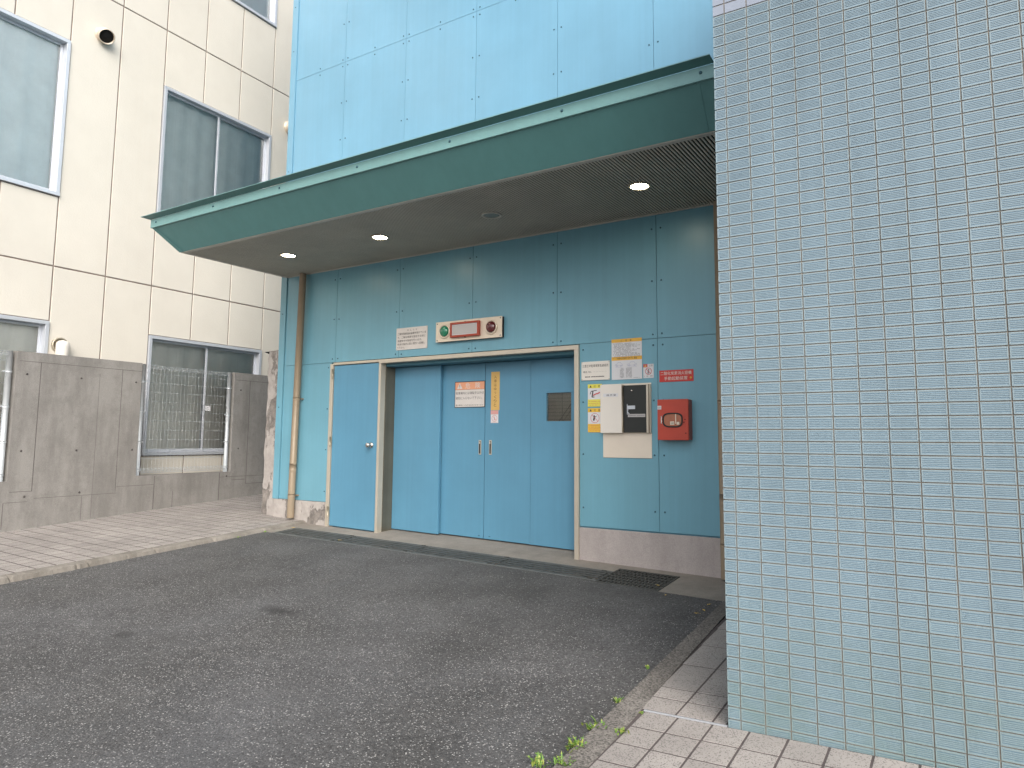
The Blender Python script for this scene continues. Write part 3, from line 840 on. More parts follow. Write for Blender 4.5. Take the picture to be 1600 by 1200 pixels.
# 2 signal panel
sg = wroot('signal_panel', (-3.615, -.02, 2.155), 'cream signal panel with green and red lamps above the sliding doors', 'signal light')
b = MB(); b.box(-4.052, -3.188, -.040, -.002, 2.155, 2.368, 1); b.box(-4.055, -3.185, -.046, -.040, 2.152, 2.371, 0)
for x in (-4.035, -3.205):
    for z in (2.172, 2.352): b.lathe((x, -.046, z), [(.008, 0), (.006, -.004), (0, -.005)], (0, 1, 0), 8, 2)
b.build('backplate', [M['cream'], M['dark'], M['bolt']], sg, bevel=.002)
for nm, x, mt in (('green_lamp', -3.932, 'lensgreen'), ('red_lamp', -3.318, 'lensred')):
    b = MB(); b.lathe((x, -.046, 2.265), [(.078, 0), (.078, -.010), (.070, -.015), (.062, -.012), (.060, -.004)], (0, 1, 0), 36)
    lo = b.build('lamp_bezel', M['cream'], sg)
    b = MB(); b.lathe((x, -.046, 2.265), [(.060, -.004), (.058, -.016), (.046, -.030), (.026, -.038), (0, -.041)], (0, 1, 0), 36)
    b.build(nm, M[mt], sg)
b = MB(); x0, x1, za, zb_ = -3.835, -3.455, 2.185, 2.345
b.box(x0, x1, -.082, -.046, za, za+.022); b.box(x0, x1, -.082, -.046, zb_-.022, zb_); b.box(x0, x0+.024, -.082, -.046, za+.022, zb_-.022); b.box(x1-.024, x1, -.082, -.046, za+.022, zb_-.022)
for z in (za-.006, zb_): b.box(-3.652, -3.638, -.07, -.05, z, z+.006, 1)
lb = b.build('lightbox_frame', [M['redframe'], M['dark']], sg, bevel=.004)
b = MB(); b.box(x0+.024, x1-.024, -.074, -.05, za+.022, zb_-.022, 0)
line2(b, [(x0+.03, za+.028), (x1-.03, za+.028), (x1-.03, zb_-.028), (x0+.03, zb_-.028), (x0+.03, za+.028)], .004, -.0755, 1)
b.build('lightbox_face', [M['grey'], M['paper']], sg)

YD = .262
# 3 danger sign on the door
def K(v, y=YD-.3):   # coordinates measured on Y=.3 moved onto the door plane
    return v
def dx(x): return x+ (0.825-x)/(5.921+.3)*(.3-YD)*1.0
def dz_(z): return z+(1.114-z)/(5.921+.3)*(.3-YD)
x0, x1, za, zb_ = dx(-4.048), dx(-3.632), dz_(1.456), dz_(1.747)
o = board('danger_sign', x0, x1, za, zb_, YD-.0005, .005, M['ink'], 'white and orange danger sign in a black border on the sliding door')
y = YD-.0065; W_ = x1-x0
b = MB(); zs = zb_-.092
b.quad((x0+.008, y, za+.008), (x1-.008, y, za+.008), (x1-.008, y, zs), (x0+.008, y, zs)); b.build('face', M['paperwarm'], o)
b = MB(); b.quad((x0+.008, y, zs+.002), (x1-.008, y, zs+.002), (x1-.008, y, zb_-.008), (x0+.008, y, zb_-.008)); b.build('header', M['orange'], o)
b = MB(); tri2(b, x0+.07, zs+.012, .074, .066, y-.001); put_text(b, '危', x0+.15, x0+.215, zs+.012, zs+.076, y-.001); put_text(b, '険', x0+.285, x0+.35, zs+.012, zs+.076, y-.001)
b.build('header_lettering', M['paperwarm'], o)
b = MB(); b.box(x0+.0675, x0+.0725, y-.0025, y-.0018, zs+.03, zs+.058); b.box(x0+.0675, x0+.0725, y-.0025, y-.0018, zs+.019, zs+.024)
put_text(b, '駐車場内には運転手以外は', x0+.018, x1-.014, zs-.052, zs-.022, y-.001)
put_text(b, '絶対に入らないで下さい。', x0+.018, x1-.035, zs-.108, zs-.076, y-.001)
put_text(b, '重大事故につながるおそれがあります', x0+.018, x1-.02, za+.016, za+.036, y-.001)
b.build('lettering', M['ink'], o)
# 4 yellow vertical strip
x0, x1, za, zb_ = dx(-3.554), dx(-3.442), dz_(1.421), dz_(1.837)
o = board('strip_sign', x0, x1, za, zb_, YD-.0005, .002, M['mustard'], 'tall narrow mustard yellow strip sign with vertical lettering on the door')
b = MB(); hh = (zb_-za-.07)/8
for k, ch in enumerate('入庫はゆっくりと'):
    cz = zb_-.035-hh*(k+.5); s = .017 if ch != 'っ' else .012
    put_text(b, ch, (x0+x1)/2-s, (x0+x1)/2+s, cz-s, cz+s, YD-.0035)
M['inkbrown'] = pm('brown_ink', (0.13, 0.055, 0.02), .5)
b.build('lettering', M['inkbrown'], o)
# 5 small pink sticker
x0, x1, za, zb_ = dx(-3.554), dx(-3.456), dz_(1.284), dz_(1.418)
o = board('warning_sticker', x0, x1, za, zb_, YD-.0005, .0015, M['paper'], 'small faded pink no-entry sticker below the yellow strip')
b = MB(); y = YD-.003; cx = (x0+x1)/2
b.quad((x0, y, zb_-.042), (x1, y, zb_-.042), (x1, y, zb_), (x0, y, zb_)); ring2(b, cx, za+.05, .036, .006, y)
line2(b, [(cx-.024, za+.074), (cx+.024, za+.026)], .006, y-.0003); b.quad((x0+.01, y, za+.006), (x1-.01, y, za+.006), (x1-.01, y, za+.010), (x0+.01, y, za+.010))
b.lathe((cx, y, za+.062), [(.007, 0), (0, -.0004)], (0, 1, 0), 12); b.quad((cx-.008, y, za+.03), (cx+.008, y, za+.03), (cx+.006, y, za+.054), (cx-.006, y, za+.054))
scribble(b, x0+.03, x1-.01, zb_-.032, .018, y-.0006)
b.build('print', M['pink'], o)
# 6 emergency contact plate
x0, x1, za, zb_ = -2.287, -1.990, 1.670, 1.848
o = board('contact_plate', x0, x1, za, zb_, -.002, .008, M['white'], 'white contact plate with black lettering between door frame and instruction sheet', bevel=.002)
b = MB(); y = -.0108
put_text(b, '三菱工中駐車場緊急連絡先', x0+.012, x1-.012, zb_-.055, zb_-.028, y); put_text(b, '電話 TEL.  ─ ─ ─ ─ ─', x0+.02, x1-.03, zb_-.108, zb_-.090, y)
scribble(b, x0+.04, x1-.05, za+.028, .010, y, fill=.9)
b.build('lettering', M['ink'], o)
for x in (x0+.006, x1-.006):
    for z in (za+.008, zb_-.008):
        b = MB(); b.lathe((x, -.010, z), [(.004, 0), (0, -.002)], (0, 1, 0), 8); b.build('screw', M['pipe'], o)
# 7 instruction sheet
x0, x1, za, zb_ = -1.971, -1.667, 1.665, 2.043
o = board('instruction_sheet', x0, x1, za, zb_, -.002, .003, M['paper'], 'large white instruction sheet with two amber header bands', bevel=.0008)
y = -.0058
b = MB(); zm = za+.178
b.quad((x0, y, zb_-.032), (x1, y, zb_-.032), (x1, y, zb_), (x0, y, zb_)); b.build('header', M['amber'], o)
b = MB(); b.quad((x0, y, zm), (x1, y, zm), (x1, y, zm+.034), (x0, y, zm+.034)); b.build('header', M['amber'], o)
b = MB()
put_text(b, 'ご    注    意', x0+.095, x1-.10, zb_-.027, zb_-.007, y-.0006); put_text(b, '入庫できる車の 大きさと 重量', x0+.055, x1-.05, zm+.007, zm+.026, y-.0006)
b.build('header_lettering', M['ink'], o)
b = MB()
for k in range(13):
    z = zb_-.047-k*.0112; scribble(b, x0+.015+(.012 if k % 3 else 0), x1-random.choice((.02, .05, .10)), z, .0062, y, fill=.75)
for k in range(9):
    z = za+.100-k*.0105; scribble(b, x0+.085, x0+.125, z, .006, y, fill=.8); scribble(b, x0+.145, x0+.205, z, .006, y, fill=.9)
scribble(b, x0+.22, x1-.02, za+.012, .004, y); b.build('small_print', M['inkgrey'], o)
b = MB()
for cx, L in ((x0+.075, .075), (x0+.205, .095)):
    zc = za+.128
    line2(b, [(cx-L/2, zc), (cx-L/2, zc+.012), (cx-L*.28, zc+.016), (cx-L*.12, zc+.032), (cx+L*.22, zc+.032), (cx+L*.34, zc+.016), (cx+L/2, zc+.013), (cx+L/2, zc), (cx-L/2, zc)], .0018, y)
    ring2(b, cx-L*.28, zc, .008, .002, y, 0, 14); ring2(b, cx+L*.28, zc, .008, .002, y, 0, 14); line2(b, [(cx-L/2, zc-.014), (cx+L/2, zc-.014)], .0012, y)
b.build('car_drawing', M['inkblue'], o)
# 8 small prohibition sticker
x0, x1, za, zb_ = -1.656, -1.556, 1.668, 1.796
o = board('warning_sticker', x0, x1, za, zb_, -.001, .002, M['paper'], 'small square sticker with a red header beside the instruction sheet', bevel=.0005)
y = -.0038; cx = (x0+x1)/2
b = MB(); b.quad((x0, y, zb_-.03), (x0+.042, y, zb_-.03), (x0+.042, y, zb_), (x0, y, zb_)); ring2(b, cx, za+.062, .032, .005, y)
line2(b, [(cx-.022, za+.084), (cx+.022, za+.040)], .005, y-.0006); b.build('red_print', M['inkred'], o)
b = MB(); tri2(b, x0+.021, zb_-.026, .022, .02, y-.0006); b.build('warning_triangle', M['amber'], o)
b = MB(); put_text(b, '注意', x0+.05, x1-.008, zb_-.025, zb_-.006, y)
b.quad((cx-.010, y-.0003, za+.04), (cx+.004, y-.0003, za+.04), (cx+.006, y-.0003, za+.07), (cx-.006, y-.0003, za+.07)); b.lathe((cx+.002, y-.0003, za+.077), [(.006, 0), (0, -.0003)], (0, 1, 0), 12)
scribble(b, x0+.008, x1-.008, za+.014, .008, y, fill=.5); b.build('lettering', M['inkgrey'], o)
# 9/10 yellow caution stickers
for (za, zb_, mt, lab, kind) in ((1.421, 1.632, 'yellow', 'pale yellow caution sticker with pinched hand drawing beside the control box', 0), (1.180, 1.406, 'yellowdeep', 'deep yellow caution sticker with a no-children circle, lower of the pair', 1)):
    x0, x1 = -2.222, -2.073
    o = board('caution_sticker', x0, x1, za, zb_, -.001, .002, M['paper'], lab, 'sticker', 'yellow caution stickers', bevel=.0005)
    y = -.0038; cx = (x0+x1)/2; H = zb_-za
    b = MB(); b.quad((x0, y, zb_-.038), (x1, y, zb_-.038), (x1, y, zb_), (x0, y, zb_)); hb = .068 if kind == 0 else .078; b.build('header', M[mt], o)
    b = MB(); b.quad((x0, y, za), (x1, y, za), (x1, y, za+hb), (x0, y, za+hb)); b.build('text_field', M[mt], o)
    b = MB(); tri2(b, x0+.03, zb_-.031, .024, .022, y-.0006); put_text(b, '注', x0+.062, x0+.084, zb_-.030, zb_-.009, y-.0006); put_text(b, '意', x0+.108, x0+.130, zb_-.030, zb_-.009, y-.0006)
    zc = (za+hb+zb_-.038)/2
    if kind == 0:
        line2(b, [(cx-.05, zc-.005), (cx-.04, zc+.024), (cx+.02, zc+.032)], .007, y); line2(b, [(cx-.02, zc+.026), (cx-.025, zc-.005), (cx-.03, zc-.032)], .012, y)
        line2(b, [(cx-.03, zc-.032), (cx-.005, zc-.03)], .008, y)
    else:
        b.lathe((cx-.008, y, zc+.018), [(.008, 0), (0, -.0003)], (0, 1, 0), 12); b.poly([(cx-.022, y, zc-.024), (cx-.004, y, zc-.024), (cx+.002, y, zc+.010), (cx-.014, y, zc+.012)])
        line2(b, [(cx+.0, zc+.006), (cx+.016, zc+.02)], .006, y)
    b.build('black_print', M['ink'], o)
    b = MB()
    if kind == 0:
        line2(b, [(cx-.018, zc-.016), (cx+.01, zc-.002), (cx+.034, zc+.002), (cx+.052, zc+.014)], .012, y-.0005)
    else:
        ring2(b, cx, zc, .046, .004, y-.0005); line2(b, [(cx-.03, zc+.03), (cx+.03, zc-.03)], .004, y-.0008)
    for k in range(3 if kind == 0 else 4): scribble(b, x0+.01, x1-.012, za+.012+k*.017, .005, y-.0005, fill=.8)
    b.build('red_print', M['inkred'] if kind else M['inkred'], o)
# 11 red sign
x0, x1, za, zb_ = -1.502, -1.186, 1.626, 1.730
o = board('red_sign', x0, x1, za, zb_, -.001, .003, M['redsign'], 'red sign with white lettering above the red box', bevel=.0008)
b = MB(); put_text(b, '二酸化炭素消火設備', x0+.012, x1-.018, za+.060, za+.092, -.005); put_text(b, '手動起動装置', x0+.045, x1-.055, za+.014, za+.046, -.005)
b.build('lettering', M['white'], o)
b = MB(); b.lathe((x1-.025, -.004, za+.03), [(.010, 0), (.010, -.0012), (0, -.0014)], (0, 1, 0), 16); b.build('yellow_dot', M['amber'], o)

# 12 control box on stainless plate
cb = wroot('control_box', (-1.82, -.03, .945), 'cream control cabinet with black sliding cover on a steel plate', 'control box')
b = MB(); b.box(-2.062, -1.580, -.008, -.001, .947, 1.625)
b.build('mounting_plate', M['plate'], cb, bevel=.002)
b = MB(); b.box(-2.066, -1.850, -.056, -.008, 1.172, 1.618)
cd = b.build('cabinet_door', M['white'], cb, bevel=.004)
bb = MB(); bb.quad((-2.035, -.0572, 1.505), (-1.885, -.0572, 1.505), (-1.885, -.0572, 1.535), (-2.035, -.0572, 1.535)); build_sub(bb, 'name_label', M['paper'], cd)
bb = MB(); put_text(bb, '操 作 盤', -2.0, -1.905, 1.511, 1.529, -.0582); build_sub(bb, 'label_lettering', M['ink'], cd)
b = MB(); b.box(-1.848, -1.838, -.052, -.008, 1.18, 1.61); b.tube([(-1.843, -.056, 1.19), (-1.843, -.056, 1.60)], .006, 10)
b.build('hinge', M['steeldark'], cb)
b = MB(); b.box(-1.836, -1.612, -.044, -.008, 1.178, 1.606)
bp = b.build('operation_panel', M['black'], cb, bevel=.003)
b = MB(); b.box(-1.611, -1.592, -.052, -.008, 1.172, 1.612); b.build('side_rail', M['steel'], cb, bevel=.002)
b = MB(); b.box(-1.590, -1.580, -.030, -.008, 1.172, 1.612); b.build('side_rail', M['steel'], cb, bevel=.002)
bb = MB(); bb.lathe((-1.755, -.044, 1.556), [(.009, 0), (.009, -.005), (0, -.006)], (0, 1, 0), 14); build_sub(bb, 'key_lock', M['chrome'], bp)
bb = MB(); bb.box(-1.796, -1.722, -.047, -.044, 1.388, 1.420); bb.tube([(-1.79, -.05, 1.39), (-1.79, -.06, 1.36), (-1.775, -.052, 1.345)], .005, 8); bb.box(-1.80, -1.795, -.05, -.044, 1.34, 1.435)
build_sub(bb, 'latch', M['alu'], bp)
bb = MB(); bb.box(-1.793, -1.624, -.046, -.044, 1.316, 1.344); build_sub(bb, 'label_strip', M['grey'], bp)
bb = MB(); scribble(bb, -1.785, -1.63, 1.326, .008, -.0466, fill=.9); build_sub(bb, 'label_lettering', M['inkgrey'], bp)

# 13 red manual start box
rb = wroot('red_box', (-1.346, -.05, 1.11), 'red steel box with an oval glazed window, beneath the red sign', 'alarm box')
b = MB(); b.box(-1.485, -1.205, -.086, -.001, 1.112, 1.462, 1); b.box(-1.489, -1.209, -.095, -.087, 1.110, 1.465, 0)
b.build('case', [M['red'], M['redframe']], rb, bevel=.004)
cx, cz, rw, rh = -1.349, 1.284, .080, .052
def oval(r0, n=40):
    pts = []
    for k in range(n):
        t = 2*math.pi*k/n; c_, s_ = math.cos(t), math.sin(t); e = .62
        pts.append((cx+(rw+r0)*math.copysign(abs(c_)**e, c_), cz+(rh+r0)*math.copysign(abs(s_)**e, s_)))
    return pts
b = MB(); po, pi_ = oval(.012), oval(0)
for k in range(40):
    j = (k+1) % 40
    b.quad((*po[k][:1], -.101, po[k][1]), (po[j][0], -.101, po[j][1]), (pi_[j][0], -.101, pi_[j][1]), (pi_[k][0], -.101, pi_[k][1]), 0, True)
    b.quad((po[k][0], -.095, po[k][1]), (po[j][0], -.095, po[j][1]), (po[j][0], -.101, po[j][1]), (po[k][0], -.101, po[k][1]), 0, True)
    b.quad((pi_[k][0], -.101, pi_[k][1]), (pi_[j][0], -.101, pi_[j][1]), (pi_[j][0], -.0955, pi_[j][1]), (pi_[k][0], -.0955, pi_[k][1]), 0, True)
b.build('gasket', M['rubber'], rb)
M['winred'] = pm('box_window_pane', (0.42, 0.15, 0.085), 0.12, var=.15, vs=20, coat=.6)
b = MB(); b.poly([(p[0], -.0962, p[1]) for p in pi_]); b.build('window_pane', M['winred'], rb)
b = MB(); b.box(-1.325, -1.317, -.0975, -.0965, 1.252, 1.335); b.build('inner_lever', M['cream'], rb)
b = MB(); b.box(-1.372, -1.334, -.0985, -.0968, 1.242, 1.272); b.build('inner_tag', M['cream'], rb)
b = MB(); b.box(-1.312, -1.288, -.0985, -.0968, 1.244, 1.268); b.build('inner_tag', M['cream'], rb)
b = MB(); put_text(b, '注意', -1.367, -1.339, 1.248, 1.266, -.0992); b.build('tag_lettering', M['ink'], rb)
b = MB(); b.box(-1.487, -1.452, -.0965, -.0950, 1.378, 1.410); b.build('sticker', M['paper'], rb)
b = MB(); put_text(b, 'CO', -1.482, -1.460, 1.386, 1.400, -.0972); b.build('sticker_lettering', M['ink'], rb)
b = MB(); b.box(-1.456, -1.446, -.102, -.095, 1.252, 1.320); b.build('hinge', M['chrome'], rb, bevel=.002)
for x, z in ((-1.247, 1.265), (-1.238, 1.288), (-1.232, 1.17)):
    b = MB(); b.lathe((x, -.095, z), [(.005, 0), (.005, -.003), (0, -.0035)], (0, 1, 0), 10); b.build('key_hole', M['dark'], rb)

# ------------------------------------------------------------------ drain covers and grating
def gx(x, y, dz=0): return (x, y, gz(x, y)+dz)
cv = None
L = 1.021
labs = ['slotted iron drain cover touching the kerb below the brown drainpipe', 'slotted iron drain cover in front of the narrow door', 'slotted iron drain cover in front of the steel door reveal', 'slotted iron drain cover in front of the sliding door handles']
for i in range(4):
    xx0 = -5.93+i*L
    if cv is None:
        cv = wroot('drain_cover', (xx0, -.42, gz(xx0, -.42)), labs[0], 'drain cover', 'slotted drain covers across the driveway')
        b = MB()
        for (ya, yb) in ((-.592, -.572), (-.268, -.248)): b.slab(xx0+.002, xx0+L-.002, ya, yb, gz, .05, 0, .002)
        for k in range(2): b.slab(xx0+.002+k*(L-.018), xx0+.014+k*(L-.018), -.572, -.268, gz, .045, 1, -.001)
        b.build('frame', [M['coverrim'], M['cover']], cv, bevel=.002)
        b = MB()
        for k in range(5):
            ya = -.562+k*.0605; b.slab(xx0+.026, xx0+L-.028, ya, ya+.034, gz, .005, 0, .001)
        for k in range(3): b.slab(xx0+.2+k*.3, xx0+.212+k*.3, -.566, -.268, gz, .03, 0, -.022)
        b.build('bars', M['cover'], cv, bevel=.002)
        b = MB()
        for yy in (-.560, -.280): b.slab(xx0+L-.10, xx0+L-.055, yy-.008, yy+.008, gz, .012, 0, .008)
        b.build('clip', M['grate'], cv)
    else:
        c = cv.copy(); COL.objects.link(c); c.location = (xx0, -.42, gz(xx0, -.42)); c['label'] = labs[i]
        for ch in list(cv.children):
            d = ch.copy(); COL.objects.link(d); d.parent = c
gr = wroot('steel_grating', (-1.565, -.38, gz(-1.565, -.38)), 'dark open steel grating with rectangular holes, closing the row of drain covers', 'grating')
b = MB()
for (xa, xb, ya, yb) in ((-1.842, -1.288, -.622, -.604), (-1.842, -1.288, -.156, -.138), (-1.842, -1.826, -.604, -.156), (-1.304, -1.288, -.604, -.156)): b.slab(xa, xb, ya, yb, gz, .05, 0, .004)
b.build('frame', M['grate'], gr, bevel=.002)
b = MB()
for k in range(1, 6): ya = -.604+k*.0747; b.slab(-1.826, -1.304, ya-.006, ya+.006, gz, .014, 0, .004)
for k in range(1, 15): xa = -1.826+k*.0348; b.slab(xa-.0045, xa+.0045, -.604, -.156, gz, .008, 0, .001)
b.build('bars', M['grate'], gr)

# ------------------------------------------------------------------ broken concrete stub left of the blue corner
b = MB()
n = 24; pl = []; prr = []
rr = random.Random(5)
for k in range(n+1):
    z = -.2+(2.245+.2)*k/n
    pl.append((-6.945+rr.uniform(-.010, .010), .045+rr.uniform(-.008, .008), z)); prr.append((-6.690+rr.uniform(-.004, .004), .02+rr.uniform(-.006, .006), z))
for k in range(n):
    b.quad(pl[k], prr[k], prr[k+1], pl[k+1], 0, True)
    b.quad((-6.95, .30, pl[k][2]), pl[k], pl[k+1], (-6.95, .30, pl[k+1][2]), 0); b.quad(prr[k], (-6.685, .30, prr[k][2]), (-6.685, .30, prr[k+1][2]), prr[k+1], 0)
b.quad(pl[-1], prr[-1], (-6.685, .30, 2.245), (-6.95, .30, 2.245)); b.quad((-6.95, .30, -.2), (-6.95, .30, 2.245), (-6.685, .30, 2.245), (-6.685, .30, -.2))
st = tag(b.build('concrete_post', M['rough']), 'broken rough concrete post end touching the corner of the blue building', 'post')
b = MB(); b.prism([(-7.06, 2.243), (-6.95, 2.205), (-6.95, 2.243)], 'y', .06, .26); b.build('steel_fin', M['dark'], st)

# ------------------------------------------------------------------ tiled building on the right
tb = wroot('tiled_building', (2.0, 1.0, -.3), 'building clad all over in pale blue ribbed rectangular tiles', 'building')
b = MB(); b.box(-.150, 9, YT+.004, 7, -.5, 5.6)
b.build('wall', M['mortar'], tb)
def z_of(r): return .4605+.054*(r+40)
def tile_geo(b, tones, to, u0, u1, w0, w1, plain=False):
    """to(u, w, d): map tile coordinates to space, d = depth out of the wall"""
    t = random.gauss(1, .016)
    def bx(a0, a1, c0, c1, d0, d1, m, ta=0.0, tc=0.0):
        n = len(b.v)
        b.v += [to(a0, c0, d0), to(a1, c0, d0), to(a1, c1, d0), to(a0, c1, d0), to(a0+ta, c0+tc, d1), to(a1-ta, c0+tc, d1), to(a1-ta, c1-tc, d1), to(a0+ta, c1-tc, d1)]
        for f in ((4, 5, 6, 7), (0, 1, 5, 4), (1, 2, 6, 5), (2, 3, 7, 6), (3, 0, 4, 7)):
            b.f.append(tuple(n+k for k in f)); b.m.append(m); b.sm.append(False); tones.append(t)
    if plain:
        bx(u0, u1, w0, w1, -.006, .0, 2, .001, .001); return
    e = .0055; H = w1-w0
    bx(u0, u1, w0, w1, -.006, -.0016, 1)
    bx(u0, u0+e, w0, w1, -.0016, 0, 0, .0005, .0005); bx(u1-e, u1, w0, w1, -.0016, 0, 0, .0005, .0005)
    eb = min(.0075, H*.25)
    bx(u0+e, u1-e, w0, w0+eb, -.0016, 0, 0, 0, .0005); bx(u0+e, u1-e, w1-eb, w1, -.0016, 0, 0, 0, .0005)
    span = (w1-eb)-(w0+eb); nr = max(0, int(round(span/.0071))-1)
    for k in range(nr):
        c = w0+eb+span*(k+1)/(nr+1); bx(u0+e, u1-e, c-.0019, c+.0019, -.0016, -.0001, 0, 0, .0005)
b = MB(); tones = []
front = lambda u, w_, d: (u, YT-d, w_)
gp = .0023
xsb = [-.1565]+[-.099+.108*i for i in range(28)]
for r in range(-53, 54):
    w0, w1 = z_of(r)+gp, z_of(r+1)-gp
    if w1 < -.30: continue
    for i in range(len(xsb)-1):
        u0 = xsb[i]+(gp if i else 0); u1 = xsb[i+1]-gp
        tile_geo(b, tones, front, u0, u1, w0, w1, plain=(r >= 11 and r <= 12 or r > 24))
b.build('tile_cladding', [M['tile'], M['groove'], M['tileplain']], tb, tones=tones)
b = MB(); tones = []
side = lambda u, w_, d: (-.1525-d, u, w_)
for r in range(-53, 45):
    w0, w1 = z_of(r)+gp, z_of(r+1)-gp
    if w1 < -.3: continue
    y0 = YT+.0005
    for i in range(25):
        u0 = y0+(0 if i == 0 else -.054+.108*i+gp-.0); u1 = y0-.054+.108*(i+1)-gp
        if i == 0: u0 = y0; u1 = y0+.054-gp
        if u1 > -.02: break
        tile_geo(b, tones, side, u0, u1, w0, w1, plain=(r >= 11 and r <= 12))
b.build('tile_cladding', [M['tile'], M['groove'], M['tileplain']], tb, tones=tones)

# ------------------------------------------------------------------ cream building on the left (own frame: x out of the wall, y along it)
AL = 0.05166
cr = empty('cream_building', (-9.1, 0, 0), AL, 'cream stucco building with large curtained windows behind the concrete wall', 'building')
PW = .655; Y0 = -.352
ks = range(-14, 13)
def is_win(k): return (k % 5) in (0, 1, 2)      # column k spans Y0+k*PW .. Y0+(k+1)*PW
SILLS = [(.85, 2.57), (4.19, 6.31), (8.275, 10.35)]
b = MB(); gp = .009
def pan(k, za, zb_):
    y0, y1 = Y0+k*PW+gp, Y0+(k+1)*PW-gp
    za += gp; zb_ -= gp; e = .004
    n = len(b.v)
    b.v += [(-.03, y0, za), (-.03, y1, za), (-.03, y1, zb_), (-.03, y0, zb_), (-e, y0, za), (-e, y1, za), (-e, y1, zb_), (-e, y0, zb_), (0, y0+e, za+e), (0, y1-e, za+e), (0, y1-e, zb_-e), (0, y0+e, zb_-e)]
    for f in ((8, 9, 10, 11), (4, 5, 9, 8), (5, 6, 10, 9), (6, 7, 11, 10), (7, 4, 8, 11), (0, 1, 5, 4), (1, 2, 6, 5), (2, 3, 7, 6), (3, 0, 4, 7)):
        b.f.append(tuple(n+q for q in f)); b.m.append(0); b.sm.append(False)
for k in ks:
    if is_win(k):
        for za, zb_ in ((-.2, .85), (2.57, 3.28), (3.28, 4.19), (6.31, 7.17), (7.17, 8.275), (10.35, 11.1)): pan(k, za, zb_)
    else:
        for za, zb_ in ((-.2, 3.28), (3.28, 7.17), (7.17, 11.1)): pan(k, za, zb_)
# backing with window holes
ya, yb = Y0+ks[0]*PW, Y0+(ks[-1]+1)*PW
zc = -.2
for (za, zb_) in SILLS:
    b.box(-.20, -.011, ya, yb, zc, za, 1); zc = zb_
b.box(-.20, -.011, ya, yb, zc, 11.05, 1)
for k in ks:
    if not is_win(k):
        for (za, zb_) in SILLS: b.box(-.20, -.011, Y0+k*PW, Y0+(k+1)*PW, za, zb_, 1)
b.build('wall', [M['stucco'], M['stuccojoint']], cr)
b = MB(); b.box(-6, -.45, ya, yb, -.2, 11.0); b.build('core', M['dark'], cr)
starts = [k for k in ks if k % 5 == 0 and k+2 <= ks[-1]]
for si, (za, zb_) in enumerate(SILLS):
    for k in starts:
        y0, y1 = Y0+k*PW+.004, Y0+(k+3)*PW-.004
        vis = k in (-5, 0)
        fr = .045
        b = MB()
        b.box(-.10, .022, y0, y1, zb_-fr-.004, zb_-.004); b.box(-.10, .030, y0, y1, za+.004, za+.004+fr)
        b.box(-.10, .022, y0, y0+fr, za+.004+fr, zb_-fr-.004); b.box(-.10, .022, y1-fr, y1, za+.004+fr, zb_-fr-.004)
        ym = (y0+y1)/2-.02
        # two sliding sashes
        for (a0, a1, xx) in ((y0+fr, ym+.03, -.05), (ym-.0, y1-fr, -.082)):
            s = .032
            b.box(xx-.012, xx+.012, a0, a0+s, za+.05, zb_-.05); b.box(xx-.012, xx+.012, a1-s, a1, za+.05, zb_-.05)
            b.box(xx-.012, xx+.012, a0+s, a1-s, za+.05, za+.05+s+.01); b.box(xx-.012, xx+.012, a0+s, a1-s, zb_-.05-s, zb_-.05)
        wf = b.build('window', M['alu'], cr, bevel=.003)
        b = MB()
        for (a0, a1, xx) in ((y0+fr+.03, ym, -.05), (ym+.03, y1-fr-.03, -.082)):
            b.quad((xx, a0, za+.08), (xx, a1, za+.08), (xx, a1, zb_-.08), (xx, a0, zb_-.08))
        b.build('pane', M['clearglass'] if si == 0 else M['glass'], wf, origin=(0, 0, 0))
        # pleated curtain
        b = MB(); rr = random.Random(si*100+k)
        npt = 150; pts = []
        ph = 0
        for q in range(npt+1):
            yy = y0+.02+(y1-y0-.04)*q/npt
            ph += rr.uniform(.15, .42)
            pts.append((yy, -.128+.011*math.sin(ph)))
        for (p0, p1) in zip(pts[:-1], pts[1:]):
            b.quad((p0[1], p0[0], za+.02), (p1[1], p1[0], za+.02), (p1[1], p1[0], zb_-.02), (p0[1], p0[0], zb_-.02), 0, True)
        b.build('curtain', M['curtainwarm'] if si == 0 else M['curtain'], wf, origin=(0, 0, 0))
        if vis and si == 0 and k == 0:
            b = MB(); b.box(-.0475, -.045, ym-.10+.13, ym+.00+.13, 1.52, 1.60); b.build('sash_sticker', M['paper'], wf, origin=(0, 0, 0))
# round vent hoods
for (yy, zz) in ((-1.265, 6.60), (1.985, 6.60), (-4.54, 6.60)):
    b = MB(); b.lathe((0, yy, zz), [(.112, 0), (.112, .012), (.10, .02), (.098, .05)], (1, 0, 0), 28, 0)
    ax = Vector((.80, -.10, -.60)).normalized()
    b.lathe((.03, yy, zz+.012), [(.095, .0), (.099, .06), (.100, .118), (.094, .120), (.088, .090)], ax, 28, 0, cap=False)
    b.lathe((.03, yy, zz+.012), [(.0885, .088), (.0, .089)], ax, 28, 1)
    b.build('vent_hood', [M['pipe'] if False else M['cream'], M['dark']], cr)
# white capped outlet low on the pier
b = MB(); b.lathe((0, -1.525, 2.275), [(.098, 0), (.098, .03), (.085, .034), (.083, .012), (0, .011)], (1, 0, 0), 28, 1)
b.tube([(.075, -1.522, 2.05), (.075, -1.522, 2.07), (.075, -1.522, 2.26), (.075, -1.522, 2.30), (.075, -1.522, 2.325), (.075, -1.522, 2.335)], [.07, .076, .076, .072, .05, .01], 20, 0)
b.build('outlet_cap', [M['white'], M['steeldark']], cr)

